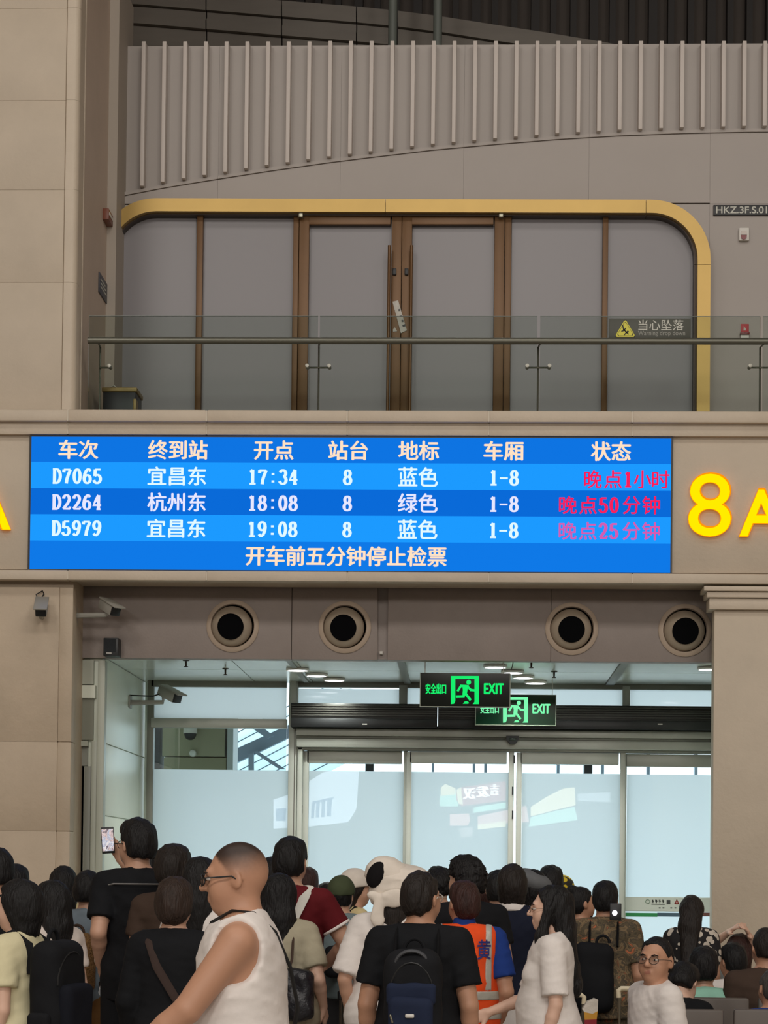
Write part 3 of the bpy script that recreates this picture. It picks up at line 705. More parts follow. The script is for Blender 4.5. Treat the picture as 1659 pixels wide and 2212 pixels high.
# pilaster with a glazed side door facing the hall
pt = empty('wall_pilaster', P(185, 2300, YN), 'grey green pilaster with a glazed side door beside the left pillar', 'wall', kind='structure')
PIL = mat('grey_green_paint', lin(168, 172, 158), .4, var=.05, vscale=3)
def pxbox(name, m, par, x0, y0, x1, y1, ya, yb2, bev=0.0):
    X0, X1, Z0, Z1 = R4(x0, y0, x1, y1, ya); return bx(name, m, par, X0, X1, ya, yb2, max(Z0, 0), Z1, bev)
pxbox('side_frame', PIL, pt, 203, 1426, 218, 2700, YN, YN + .1, .004)
pxbox('side_frame', PIL, pt, 190, 1600, 202, 2700, YN + .02, YN + .1, .003)
pxbox('upper_panel', PIL, pt, 150, 1426, 202, 1478, YN + .01, YN + .1)
pxbox('light_panel', VEST, pt, 150, 1480, 206, 1508, YN + .005, YN + .1)
pxbox('dark_panel', mat('grey_green_dark', lin(128, 130, 116), .45), pt, 150, 1509, 202, 1598, YN + .03, YN + .1)  # recessed panel, a darker tone than the frames around it
pxbox('door_head', PIL, pt, 150, 1600, 189, 1612, YN, YN + .1)
pxbox('door_glass', mat('milky_door_glass', lin(176, 186, 184), .12, var=.08, vscale=3), pt, 150, 1655, 174, 2700, YN + .06, YN + .09)
pxbox('door_rail', mat('dull_grey_paint', lin(140, 142, 132), .4), pt, 150, 1613, 189, 1654, YN + .04, YN + .1)
pxbox('door_stile', mat('dull_grey_paint', (1, 1, 1)), pt, 175, 1655, 189, 2700, YN + .04, YN + .1, .003)

# downlights in the vestibule ceiling
LAMP = emis('downlight_glow', (1.0, .97, 1.0, 1), 6.0)
def on_ceiling(px, py, z):
    d = RM @ Vector(((px - CX) / F, -(py - PPY) / F, -1.0)); t = (z - EYE.z) / d.z; return EYE + d * t
dl = [(643, 1444, 'left diagonal row, nearest to the bulkhead'), (684, 1456, 'left diagonal row, in its middle'), (722, 1466, 'left diagonal row, nearest to the glass'),
      (1070, 1437.5, 'right diagonal row, nearest to the bulkhead'), (1107, 1449.5, 'right diagonal row, second from the bulkhead'), (1130, 1460.5, 'right diagonal row, third from the bulkhead'),
      (1157, 1472, 'right diagonal row, nearest to the glass'), (1532, 1442, 'alone beside the right pillar')]
for px, py, lab in dl:
    c = on_ceiling(px, py, zc0 - .004)
    c.y = min(c.y, YG - .2)
    g = empty('downlight', c, 'round white downlight in the vestibule ceiling, ' + lab, 'ceiling light', 'downlights in the vestibule ceiling')
    r = .095
    MB().lathe([(r, 0), (r, -.014), (r - .012, -.02), (r - .016, -.006)], tuple(c), 'Z', 28).build('trim_ring', WHITEP, g, True)
    MB().lathe([(r - .016, -.004), (r - .02, -.018), (.01, -.02)], tuple(c), 'Z', 28).build('diffuser', LAMP, g, True)
    ll = bpy.data.lights.new('downlight_beam', 'SPOT'); ll.energy = 38; ll.color = (.94, 1, .93); ll.spot_size = 2.4; ll.spot_blend = .6; ll.shadow_soft_size = .08
    lo_ = bpy.data.objects.new('downlight_beam', ll); COL.objects.link(lo_); lo_.location = (0, 0, -.04); lo_.parent = g
# sprinklers
for px, py, lab in ((402, 1428, 'leftmost, close to the bulkhead'), (487, 1446, 'second from the left'), (1148, 1430, 'third from the left, behind the exit signs'), (1197, 1452, 'rightmost')):
    c = on_ceiling(px, py - 2, zc0); c.y = min(max(c.y, YN + .2), YG - .25)
    g = empty('sprinkler', (c.x, c.y, zc0 - .07), 'small dark ceiling sprinkler, ' + lab, 'sprinkler', 'ceiling sprinklers')
    MB().lathe([(.026, 0), (.026, -.006), (.008, -.01), (.007, -.045), (.018, -.05), (.018, -.054), (.002, -.056)], (c.x, c.y, zc0), 'Z', 12).build('sprinkler_head', mat('dark_bronze', (1, 1, 1)), g, True)

# ------------------------------------------------------------------ glass front
FILM = filmmat('frosted_window_film', (.72, .81, .845), (.10, .105, .11), .085, .0)
FILM2 = filmmat('frosted_transom_film', (.86, .93, .96), (.08, .085, .09), .06, .05)
CLEAR = glassmat('clear_door_glass', (.90, .96, .97), .05)
def win(n, lab): return empty('window_%d' % n, (P(600, 1800, YG).x, YG, 0), lab, 'window', kind='structure')
w2 = win(2, 'tall side window with frosted lower glass left of the sliding doors')
def gbox(name, m, par, x0, y0, x1, y1, d0=.05, d1=.05, bev=.004):
    X0, X1, Z0, Z1 = R4(x0, y0, x1, y1, YG - d0); return bx(name, m, par, X0, X1, YG - d0, YG + d1, max(0, Z0), Z1, bev)
BOT = 2420
def fsheet(name, m, par, x0, y0, x1, y1, d0=.006, d1=.006, bev=0):
    X0, X1, Z0, Z1 = R4(x0, y0, x1, y1, YG - d0); Z0 = max(0, Z0); y = YG - d0
    return MB().add([(X0, y, Z0), (X1, y, Z0), (X1, y, Z1), (X0, y, Z1)], [(0, 1, 2, 3)]).build(name, m, par)
gbox('frame_post', ALUD, w2, 312, 1468, 326, BOT); gbox('frame_post', ALU, w2, 619, 1468, 638, BOT, .08)
gbox('frame_seam', JOINT, w2, 631, 1560, 632.4, BOT, .084, .0, 0)
gbox('top_rail', ALUD, w2, 326, 1465, 619, 1484); gbox('mid_rail', ALU, w2, 326, 1552, 619, 1572, .06)
fsheet('transom_pane', FILM2, w2, 326, 1484, 619, 1552, .006, .006, 0)
gbox('clear_pane', CLEAR, w2, 326, 1572, 619, 1663, .004, .004, 0)
fsheet('film_pane', FILM, w2, 326, 1663, 619, BOT, .006, .006, 0)
w3 = win(3, 'low frosted transom windows in a row above the air curtain')
gbox('top_rail', ALUD, w3, 638, 1470, 1700, 1488, .05); fsheet('transom_pane', FILM2, w3, 640, 1488, 862, 1530, .006, .006, 0)
fsheet('transom_pane', FILM2, w3, 880, 1488, 1345, 1530, .006, .006, 0); fsheet('transom_pane', FILM2, w3, 1361, 1491, 1700, 1535, .006, .006, 0)
gbox('frame_post', ALU, w3, 862, 1480, 880, 1530, .06); gbox('frame_post', ALU, w3, 1345, 1482, 1361, 1535, .06); gbox('frame_post', ALU, w3, 627, 1468, 640, 1530, .1)
# air curtains
for (a, b, lab) in ((628, 944, 'black air curtain unit over the left door panel'), (946, 1640, 'long black air curtain unit over the right door panels')):
    g = empty('air_curtain', (P((a + b) / 2, 1572, YG - .3).x, YG - .3, P(0, 1572, YG - .3).z), lab, 'air curtain')
    X0, X1 = Xp(a, 1545, YG - .3), Xp(b, 1545, YG - .3)
    z = lambda y: Zp(1080, y, YG - .3)
    bx('casing', BLACKM, g, X0, X1, YG - .3, YG - .06, z(1574), z(1522), .006)
    bx('lower_lip', BLACK, g, X0, X1, YG - .32, YG - .2, z(1574), z(1555), .006)
    nsl = 5
    for q in range(nsl):
        yy = 1526 + q * 5.2; bx('grille_slat', mat('charcoal_slat', lin(58, 57, 52), .5), g, X0 + .01, X1 - .01, YG - .312, YG - .3, z(yy + 2.6), z(yy))
    q = P(a + (160 if a < 700 else 480), 1564, YG - .32); bx('badge', WHITEP, g, q.x - .02, q.x + .02, YG - .323, YG - .318, q.z - .006, q.z + .004)
# door operator header
w4 = win(4, 'silver sliding door operator beam above the glass doors')
gbox('header_cap', ALUD, w4, 640, 1571, 1700, 1578, .16); gbox('header_upper', ALU, w4, 640, 1578, 1700, 1593, .18); gbox('header_groove', ALUD, w4, 640, 1593, 1700, 1599, .14)
gbox('header_lower', ALU, w4, 640, 1599, 1700, 1618, .17, .05, .01); gbox('header_foot', ALUD, w4, 640, 1618, 1700, 1624, .12)
gbox('frame_post', ALU, w4, 638, 1571, 649, BOT, .12)
sn = empty('motion_sensor', P(1107, 1610, YG - .19), 'black domed motion sensor on the door beam', 'sensor')
c = P(1107, 1598, YG - .18)
MB().prism([(c.x - .056, c.z + .03), (c.x + .056, c.z + .03), (c.x + .05, c.z - .005), (c.x + .02, c.z - .04), (c.x - .02, c.z - .04), (c.x - .05, c.z - .005)], c.y - .06, c.y).build('sensor_body', BLACK, sn)
bx('sensor_window', mat('smoked_lens', lin(70, 80, 76), .15), sn, c.x - .032, c.x + .032, c.y - .066, c.y - .05, c.z - .012, c.z + .012, .008)
def panel(kind, n, x0, x1, y0, gl0, gl1, strip, ytop, d, lab, fixed=False):
    g = empty('%s_%d' % (kind, n), (P((x0 + x1) / 2, 1800, YG).x, YG, 0), lab, kind, kind='structure')
    gbox('stile', ALU, g, x0, y0, gl0, BOT, d + .02, -d + .06); gbox('stile', ALU, g, gl1, y0, x1, BOT, d + .02, -d + .06)
    gbox('top_rail', ALU, g, gl0, y0, gl1, ytop, d + .02, -d + .06)
    gbox('clear_strip', CLEAR, g, gl0, ytop, gl1, strip, d, -d + .008, 0)
    fsheet('film_pane', FILM, g, gl0, strip, gl1, BOT, d + .002, -d + .01, 0)
    return g
w5 = panel('window', 5, 650, 876, 1622, 663, 868, 1666, 1649, .0, 'frosted fixed glass panel left of the sliding doors')
dA = panel('door', 3, 874, 1107, 1624, 885, 1095, 1668, 1649, .07, 'frosted sliding glass door leaf, left of the pair')
dB = panel('door', 4, 1112, 1348, 1626, 1124, 1337, 1671, 1651, .07, 'frosted sliding glass door leaf, right of the pair')
w6 = panel('window', 6, 1344, 1700, 1630, 1351, 1690, 1674, 1657, .0, 'frosted fixed glass panel with a logo band beside the right pillar')
for par, px, yy in ((w5, 651, 1748), (dA, 1107.5, 1760), (dA, 1107.5, 1708), (dB, 1111, 1640)):
    p = P(px, yy, YG - .1); bx('latch', BLACK, par, p.x - .007, p.x + .007, YG - .1, YG - .06, p.z - .035, p.z + .035)
# logo band on the fixed panel
bd = gbox('logo_band', mat('pale_grey_sticker', lin(196, 200, 192), .5), w6, 1351, 1939, 1690, 1970, .012, -.008, 0)
gbox('band_line', WHS, w6, 1351, 1967.5, 1690, 1969, .014, -.012, 0)
gbox('green_strip', mat('sticker_green', lin(28, 130, 70), .5), w6, 1351, 1972, 1420, 1980, .012, -.008, 0)
gbox('blue_strip', mat('sticker_teal', lin(60, 84, 100), .5), w6, 1420, 1972, 1490, 1980, .012, -.008, 0)
gbox('red_strip', mat('sticker_maroon', lin(110, 66, 60), .5), w6, 1490, 1972, 1690, 1980, .012, -.008, 0)
YK = YG - .0125
GRN = mat('logo_green', lin(24, 110, 66), .5); DKT = mat('logo_dark', lin(52, 56, 56), .5); RDL = mat('logo_red', lin(150, 48, 44), .5)
cc = P(1399, 1947.5, YK); ring = [(cc.x + .018 * math.cos(t), YK, cc.z + .018 * math.sin(t)) for t in [i * math.pi / 8 for i in range(16)]]
MB().tube(ring, .005, 6, True, .3).build('green_ring_logo', GRN, w6)
for px0, w_ in ((1408, 5), (1415, 6), (1423, 5), (1430, 5)):
    for yy, hh in ((1943.5, 1.6), (1946.5, 1.4), (1949.5, 1.6)): gbox('logo_stroke', DKT, w6, px0, yy, px0 + w_ - (yy % 2), yy + hh, .0135, -.012, 0)
    gbox('logo_stroke', DKT, w6, px0 + w_ / 2 - .7, 1943.5, px0 + w_ / 2 + .7, 1951, .0135, -.012, 0)
gbox('logo_underline', DKT, w6, 1407, 1953, 1436, 1954.5, .0135, -.012, 0)
gbox('logo_block', DKT, w6, 1440, 1944, 1448, 1953, .0135, -.012, 0)
stroke('red_mark', [((1458, 1952), (1462, 1944)), ((1462, 1944), (1466, 1952)), ((1458, 1952), (1466, 1952))], 2.2, YK, RDL, w6, .002)
for px0 in (1423, 1431, 1448, 1457): gbox('logo_stroke', DKT, w6, px0, 1960, px0 + 4, 1962.5, .0135, -.012, 0)

# outer wall around the glass front
wo = empty('wall_outer', (0, YG, 0), 'plain outer wall around the glass front', 'wall', kind='structure')
bx('wall_piece', VEST, wo, -15, Xp(312, 1700, YG), YG + .12, YG + .4, 0, 5)
bx('wall_piece', VEST, wo, Xp(1700, 1700, YG), 15, YG - .1, YG + .4, 0, 5)
bx('wall_piece', VEST, wo, Xp(1650, 1700, YN), Xp(1650, 1700, YN) + .1, YN + .2, YG - .1, 0, zc0)
bx('balcony_slab', STONE, wo, -15, 15, YB + .44, 24, 4.55, 4.99)
bx('wall_piece', SIDE, wo, -15, XA, YB + .1, YB + .4, 0, 4.6)
bx('wall_piece', SIDE, wo, XZ, 15, YB + .1, YB + .4, 0, 4.6)

# ------------------------------------------------------------------ exit signs
EG = emis('exit_green', lin(24, 238, 110), 1.0); EGP = emis('exit_pale_green', lin(128, 250, 178), 1.0)
EXB = mat('exit_black_glass', lin(8, 20, 14), .05, spec=.8)
EXB2 = mat('exit_dark_green', lin(18, 44, 30), .08, spec=.8)
def exit_sign(x0, y0, x1, y1, Y, G, B, lab, cables):
    g = empty('exit_sign', P((x0 + x1) / 2, y1, Y), lab, 'exit sign')
    X0, X1, Z0, Z1 = R4(x0, y0, x1, y1, Y)
    fr = mat('exit_frame', lin(150, 156, 140), .4)
    bx('panel', B, g, X0, X1, Y, Y + .03, Z0, Z1)
    t = .006
    for a in ((X0 - t, X1 + t, Z0 - t, Z0), (X0 - t, X1 + t, Z1, Z1 + t * .5), (X0 - t, X0, Z0, Z1), (X1, X1 + t, Z0, Z1)): bx('edge_trim', fr, g, a[0], a[1], Y - .003, Y + .033, a[2], a[3])
    w, h = x1 - x0, y1 - y0
    q = lambda u, v: (x0 + u * w, y0 + v * h)
    # door frame: open at the foot
    th = .004
    fr_ = [(.34, .08), (.655, .08), (.655, .93), (.585, .93), (.605, .86), (.605, .17), (.39, .17), (.39, .84), (.375, .92), (.34, .93)]
    polyp('door_outline', [q(*p) for p in fr_], Y, G, g, th)
    hd = P(*q(.54, .27), Y); MB().lathe([(.001, -th), (.072 * h * Y / F, -th), (.072 * h * Y / F, 0)], (hd.x, Y, hd.z), 'Y', 18).build('runner_head', G, g)
    W_ = .066 * h
    stroke('runner_arms', [(q(.455, .375), q(.53, .385)), (q(.455, .375), q(.42, .52)), (q(.525, .395), q(.565, .505)), (q(.565, .505), q(.612, .515))], W_, Y, G, g, th)
    polyp('runner_torso', [q(.465, .35), q(.535, .37), q(.525, .52), q(.52, .62), q(.47, .64), q(.475, .5)], Y, G, g, th)
    stroke('runner_legs', [(q(.49, .60), q(.482, .70)), (q(.482, .70), q(.408, .705)), (q(.50, .60), q(.555, .79))], W_ * 1.15, Y, G, g, th)
    polyp('floor_mark', [q(.475, .92), q(.49, .86), q(.515, .84), q(.535, .86), q(.545, .9), q(.53, .92)], Y, G, g, th)
    text('exit_text', 'EXIT', *q(.715, .31), *q(.93, .62), Y, G, g, 0, th, bold=1.1)
    text('exit_text_chinese', '安全出口', *q(.058, .31), *q(.285, .62), Y, G, g, 0, th, bold=.55)
    zc_ = zc0
    for u in cables:
        p = P(*q(u, 0), Y); MB().tube([(p.x, Y + .015, Z1), (p.x, Y + .015, zc_)], .004, 6).build('hanging_rod', WHITEP, g, True)
    return g
exit_sign(908.5, 1454.5, 1101, 1526, 16.15, EG, EXB, 'nearer black hanging sign with bright green running man and EXIT', (.05, .93))
exit_sign(1028, 1501, 1200, 1565.5, 17.58, EGP, EXB2, 'farther green hanging sign with pale EXIT lettering, half hidden by the nearer one', (.05, .96))

c3 = cctv(366, 1500, 17.2, .24, .85, .38, 'grey security camera on a wall arm in front of the side window', s=.9)
Xw = Xv
a = P(306, 1515, 17.25)
MB().tube([(Xw, 17.25, P(306, 1518, 17.25).z), P(352, 1517, 17.22), P(353, 1506, 17.2)], [.022, .018, .016], 8).build('arm', GREYP, c3, True)
MB().box(Xw, Xw + .012, 17.19, 17.31, P(306, 1530, 17.25).z, P(306, 1503, 17.25).z, .003).build('wall_plate', GREYP, c3, True)
MB().tube([(Xw, 17.25, P(306, 1502, 17.25).z), P(330, 1504, 17.22), P(345, 1499, 17.2)], .006, 6).build('cable', BLACK, c3, True)

# ------------------------------------------------------------------ outside the glass
gd = bx('ground', mat('pale_platform_paving', lin(190, 192, 190), .7, var=.06, vscale=1), None, -40, 40, YG + .4, 90, -.2, -.02); tag(gd, 'pale paving outside the glass front', 'ground', kind='structure')
YO = 20.2
po = empty('wall_outside', P(420, 1900, YO), 'beige panelled pier standing outside the side window', 'wall', kind='structure')
BEI = mat('outdoor_beige_panel', lin(150, 146, 120), .5, var=.03)
for y0, y1 in ((1380, 1634), (1636, 1900), (1902, 2300)):
    X0, X1, Z0, Z1 = R4(352, y0, 487, y1, YO); bx('pier_panel', BEI, po, X0, X1, YO, YO + .5, max(Z0, 0), Z1, .004)
X0, X1, Z0, Z1 = R4(488, 1400, 501, 2300, YO); bx('pier_edge', mat('pale_grey_post', lin(178, 184, 184), .5), po, X0, X1, YO - .02, YO + .4, 0, Z1)
X0, X1, Z0, Z1 = R4(300, 1400, 339, 2300, YO); bx('dark_return', mat('dark_blue_grey', lin(46, 46, 62), .6), po, X0, X1, YO + .1, YO + .4, 0, Z1)
dm = empty('dome_camera', P(411, 1600, YO - .1), 'dark dome camera on the beige pier outside the side window', 'camera')
c = P(411, 1584, YO - .1)
MB().lathe([(.02, .09), (.065, .085), (.068, 0), (.066, -.002)], tuple(c), 'Z', 20).build('housing', WHITEP, dm, True)
MB().lathe([(.06, 0), (.058, -.02), (.045, -.05), (.02, -.064), (.002, -.066)], tuple(c), 'Z', 20).build('dome', BLACK, dm, True)
bx('bracket', WHITEP, dm, c.x - .03, c.x + .03, c.y + .0, YO, c.z + .06, c.z + .1)
c = P(416, 1627, YO - .05); o = MB().lathe([(.034, .05), (.036, .02), (.03, -.01), (.01, -.02)], tuple(c), 'Y', 20).build('wall_lamp', WHITEP, None, True); tag(o, 'small round white lamp on the beige pier outside', 'lamp')
# stair canopy seen through the clear glass: white boards and grey diagonal beams
YC = 32.0
cp = empty('stair_canopy', P(560, 1800, YC), 'white boarded stair canopy with grey diagonal beams outside', 'canopy')
WB = filmmat('translucent_white_roofing', (.80, .86, .88), (.12, .12, .12), .03, .2); GBm = mat('outdoor_grey_beam', lin(120, 134, 146), .5)
for i in range(9):
    y0 = 1530 + i * 21
    polyp('board', [(500, y0 + 60), (760, y0 - 75), (760, y0 - 56), (500, y0 + 79.5)], YC + .02 * (i % 2), WB, cp, .06)
for i in range(9):
    y0 = 1530 + i * 21
    polyp('seam_strip', [(500, y0 + 58.5), (760, y0 - 76.5), (760, y0 - 74.5), (500, y0 + 60.5)], YC - .1, GBm, cp, .04)
polyp('diagonal_beam', [(500, 1624), (628, 1566), (660, 1566), (640, 1588), (500, 1655)], YC - .3, GBm, cp, .15)
polyp('upright', [(538, 1630), (549, 1626), (549, 2182), (538, 2182)], YC - .5, GBm, cp, .1)
polyp('brace', [(549, 1626), (556, 1622), (618, 1662), (604, 1662)], YC - .5, GBm, cp, .1)
polyp('top_beam', [(540, 1570), (556, 1562), (592, 1590), (578, 1596)], YC - .5, GBm, cp, .1)
for px, w_, lab, m in ((935, 5, 'first from the left', GBm), (1024, 6, 'second from the left', GBm), (1049, 6, 'third from the left', GBm), (1206, 6, 'fourth from the left', GBm), (1302, 6, 'fifth from the left', GBm), (1401, 6, 'sixth from the left', GBm), (1504, 6, 'rightmost', GBm)):
    X0, X1, _, _ = R4(px - w_ / 2, 1650, px + w_ / 2, 1670, 34); o = bx('platform_post', m, None, X0, X1, 34, 34.2, -.02, 5.5); tag(o, 'thin grey post outside above the frosted film, ' + lab, 'post', 'thin posts outside the doors')
for px, lab in ((798, 'above the left fixed panel'), (1271, 'above the right door leaf')):
    X0, X1, Z0, Z1 = R4(px - 9, 1640, px + 9, 1672, 30); o = empty('outdoor_speaker', ((X0 + X1) / 2, 30, Z0), 'dark square box outside seen through the clear strip ' + lab, 'box')
    bx('cabinet', BLACK, o, X0, X1, 30, 30.25, Z0, Z1, .01); bx('pole', BLACK, o, (X0 + X1) / 2 - .02, (X0 + X1) / 2 + .02, 30.1, 30.14, -.02, Z0)

# ------------------------------------------------------------------ lit shop signs on the far side of the hall, mirrored in the door glass
YM = -6.0; YV = 2 * YG - YM
def PM(px, py): return P(px, py, YV)
def shop(name, label, cat='lit sign'): return empty(name, (0, YM, 0), label, cat)
def mpoly(name, pts, m, par, d0, d1=None):
    pp = [PM(a, b) for a, b in pts]; return MB().prism([(p.x, p.z) for p in pp], YM + d0, YM + (d1 if d1 is not None else d0 + .12)).build(name, m, par)
def stand(par, px0, px1, py, m):
    for px in (px0, px1):
        p = PM(px, py); MB().tube([(p.x, YM - .06, 0), (p.x, YM - .06, p.z)], .05, 8).build('leg', m, par, True)
EW, EBL, ERD, ECR, EGN, EPK = emis('shop_white', (.72, .86, 1, 1), 4.2), emis('shop_blue', (.16, .42, 1, 1), 1.6), emis('shop_red', (.9, .16, .18, 1), 2.2), emis('shop_cream', (1, .9, .55, 1), 4.0), emis('shop_mint', (.5, 1, .8, 1), 3.4), emis('shop_pink', (1, .55, .5, 1), 3.2)
EWW = emis('shop_letter_white', (1, 1, 1, 1), 7.0)
s1 = shop('shop_sign', 'bright white shop sign with blue bars far behind, mirrored in the left glass')
mpoly('light_box', [(592, 1728), (622, 1718), (664, 1692), (700, 1668), (776, 1660), (770, 1748), (752, 1776), (664, 1786), (592, 1790)], EW, s1, 0)
for a, b, c, d in ((598, 1748, 620, 1774), (674, 1738, 681, 1768), (684, 1732, 692, 1766), (696, 1728, 704, 1766), (708, 1726, 718, 1764)): mpoly('blue_bar', [(a, b), (c, b - 2), (c - 2, d), (a - 1, d)], EBL, s1, .12, .14)
mpoly('blue_bar', [(676, 1732), (722, 1722), (722, 1727), (676, 1738)], EBL, s1, .12, .14)
stand(s1, 620, 750, 1780, BLACK)
s2 = shop('shop_banner', 'red shop banner with white characters far behind, mirrored in the left door leaf')
mpoly('red_board', [(986, 1708), (994, 1702), (1092, 1688), (1092, 1730), (996, 1742), (986, 1728)], ERD, s2, 0)
mpoly('cream_end', [(986, 1708), (996, 1702), (1000, 1740), (990, 1736)], ECR, s2, .12, .14)
mpoly('mint_board', [(950, 1720), (988, 1716), (990, 1742), (950, 1742)], EGN, s2, -.1, .0)
mpoly('cream_flowers', [(952, 1702), (962, 1694), (972, 1698), (984, 1704), (985, 1716), (952, 1720)], ECR, s2, -.12, -.02)
mpoly('mint_board', [(1024, 1744), (1092, 1734), (1092, 1746), (1022, 1756)], EGN, s2, -.1, .0)
xx_ = 1004
for ch, a, b in (('汉', 1002, 1026), ('发', 1030, 1056), ('吉', 1060, 1076)):
    n_ = len(s2.children); v_key = (ch, 0.0, 1.0)
    if v_key not in TCACHE:
        me_ = text_mesh(ch); TCACHE[v_key] = ([v.co.copy() for v in me_.vertices], [tuple(p.vertices) for p in me_.polygons])
    vs_, fs_ = TCACHE[v_key]; x0_, x1_ = min(v.x for v in vs_), max(v.x for v in vs_); y0_, y1_ = min(v.y for v in vs_), max(v.y for v in vs_)
    mb_ = MB()
    for sx_ in (-.02, 0, .02): mb_.add([(lambda p: (p.x + sx_, YM + .135, p.z))(PM(a + (1 - (v.x - x0_) / (x1_ - x0_)) * (b - a), 1727 - (a - 1002) * .14 - (v.y - y0_) / (y1_ - y0_) * 24)) for v in vs_], fs_)
    mb_.build('shop_character', EWW, s2)
stand(s2, 1000, 1080, 1740, BLACK)
s3 = shop('shop_fascia', 'pink and cream shop front boards far behind, mirrored in the door leaves')
mpoly('pink_board', [(972, 1760), (1012, 1758), (1016, 1772), (1010, 1784), (972, 1784)], EPK, s3, 0)
mpoly('pink_board', [(1032, 1764), (1136, 1742), (1142, 1776), (1032, 1782)], EPK, s3, 0)
mpoly('cream_board', [(1032, 1782), (1092, 1774), (1092, 1786), (1032, 1792)], ECR, s3, 0)
mpoly('cream_board', [(1146, 1744), (1180, 1722), (1216, 1704), (1240, 1702), (1242, 1740), (1200, 1750), (1146, 1764)], ECR, s3, 0)
mpoly('mint_board', [(1146, 1766), (1200, 1752), (1240, 1744), (1246, 1772), (1142, 1786)], EGN, s3, -.02)
mpoly('white_board', [(1246, 1716), (1316, 1712), (1316, 1734), (1248, 1730)], emis('shop_dim_white', (.8, .9, 1, 1), 2.0), s3, 0)
mpoly('pink_board', [(992, 1790), (1022, 1786), (1020, 1806), (996, 1810)], emis('shop_dim_pink', (1, .8, .8, 1), 1.3), s3, 0)
stand(s3, 1040, 1230, 1780, BLACK)
s4 = shop('shop_lightbox', 'pale white shop panel far behind, mirrored in the glass beside the right pillar')
mpoly('white_board', [(1448, 1694), (1470, 1692), (1500, 1700), (1548, 1710), (1548, 1776), (1448, 1774)], emis('shop_dim_white', (1, 1, 1, 1)), s4, 0)
stand(s4, 1460, 1540, 1774, BLACK)
# ------------------------------------------------------------------ body builder: blended solids on a grid, skinned to a smooth mesh
def V3(*a): return np.array(a, dtype=float)
I3 = np.eye(3)
def rz(a): c, s = math.cos(a), math.sin(a); return np.array([[c, -s, 0], [s, c, 0], [0, 0, 1.]])
def rx(a): c, s = math.cos(a), math.sin(a); return np.array([[1, 0, 0], [0, c, -s], [0, s, c.real]])
def ry(a): c, s = math.cos(a), math.sin(a); return np.array([[c, 0, s], [0, 1, 0], [-s, 0, c]])
class Fr:
    """a frame: origin and axes"""
    def __init__(s, o=(0, 0, 0), M=I3): s.o = V3(*o); s.M = np.array(M)
    def p(s, a): return s.o + s.M @ V3(*a)
    def d(s, a): return s.M @ V3(*a)
W0 = Fr()
def cap(a, b, ra, rb=None, S=None, fr=W0, k=.03, clip=None):
    return dict(t='c', a=V3(*a), b=V3(*b), ra=ra, rb=ra if rb is None else rb, S=S, fr=fr, k=k, clip=clip)
def ell(c, r, fr=W0, k=.03, M=None, clip=None):
    f = fr if M is None else Fr(fr.p(c), fr.M @ M)
    return dict(t='e', a=V3(*c) if M is None else V3(0, 0, 0), r=V3(*r), fr=f, k=k, clip=clip)
def rbox(c, h, r, fr=W0, k=.02, M=None):
    f = fr if M is None else Fr(fr.p(c), fr.M @ M)
    return dict(t='b', a=V3(*c) if M is None else V3(0, 0, 0), h=V3(*h), r=r, fr=f, k=k, clip=None)
def pbounds(q):
    f = q['fr']
    if q['t'] == 'c':
        a, b = f.p(q['a']), f.p(q['b']); r = max(q['ra'], q['rb'])
        return np.minimum(a, b) - r, np.maximum(a, b) + r
    c = f.p(q['a']); h = q['r'] if q['t'] == 'e' else q['h'] + q['r'] * 0
    e = np.abs(f.M) @ h; return c - e, c + e
def pev(q, X, Y, Z):
    f = q['fr']; o, M = f.o, f.M
    x, y, z = X - np.float32(o[0]), Y - np.float32(o[1]), Z - np.float32(o[2])
    if not np.allclose(M, I3):
        m = M.astype(np.float32)
        x, y, z = x * m[0, 0] + y * m[1, 0] + z * m[2, 0], x * m[0, 1] + y * m[1, 1] + z * m[2, 1], x * m[0, 2] + y * m[1, 2] + z * m[2, 2]
    a = q['a'].astype(np.float32)
    if q['t'] == 'c':
        S = q['S'] or (1, 1, 1); b = q['b'].astype(np.float32)
        ax, ay, az = (x - a[0]) * S[0], (y - a[1]) * S[1], (z - a[2]) * S[2]
        u = [(b[i] - a[i]) * S[i] for i in range(3)]; L2 = sum(v * v for v in u) + 1e-9
        t = np.clip((ax * u[0] + ay * u[1] + az * u[2]) / L2, 0, 1)
        d = np.sqrt((ax - t * u[0]) ** 2 + (ay - t * u[1]) ** 2 + (az - t * u[2]) ** 2) - (q['ra'] + (q['rb'] - q['ra']) * t)
        d = d / max(S) ** .5
    elif q['t'] == 'e':
        r = q['r']
        x, y, z = x - a[0], y - a[1], z - a[2]
        k0 = np.sqrt((x / r[0]) ** 2 + (y / r[1]) ** 2 + (z / r[2]) ** 2) + 1e-6
        k1 = np.sqrt((x / r[0] ** 2) ** 2 + (y / r[1] ** 2) ** 2 + (z / r[2] ** 2) ** 2) + 1e-6
        d = k0 * (k0 - 1) / k1
    else:
        h = q['h'] - q['r']
        dx, dy, dz = np.abs(x - a[0]) - h[0], np.abs(y - a[1]) - h[1], np.abs(z - a[2]) - h[2]
        d = np.sqrt(np.maximum(dx, 0) ** 2 + np.maximum(dy, 0) ** 2 + np.maximum(dz, 0) ** 2) + np.minimum(np.maximum(np.maximum(dx, dy), dz), 0) - q['r']
    if q['clip']:
        for n, c in q['clip']: d = np.maximum(d, X * n[0] + Y * n[1] + Z * n[2] - c)
    return d.astype(np.float32)
OFF8 = [(i, j, k) for i in (0, 1) for j in (0, 1) for k in (0, 1)]
EDG = [(a, b) for a in range(8) for b in range(a + 1, 8) if sum(abs(OFF8[a][i] - OFF8[b][i]) for i in range(3)) == 1]
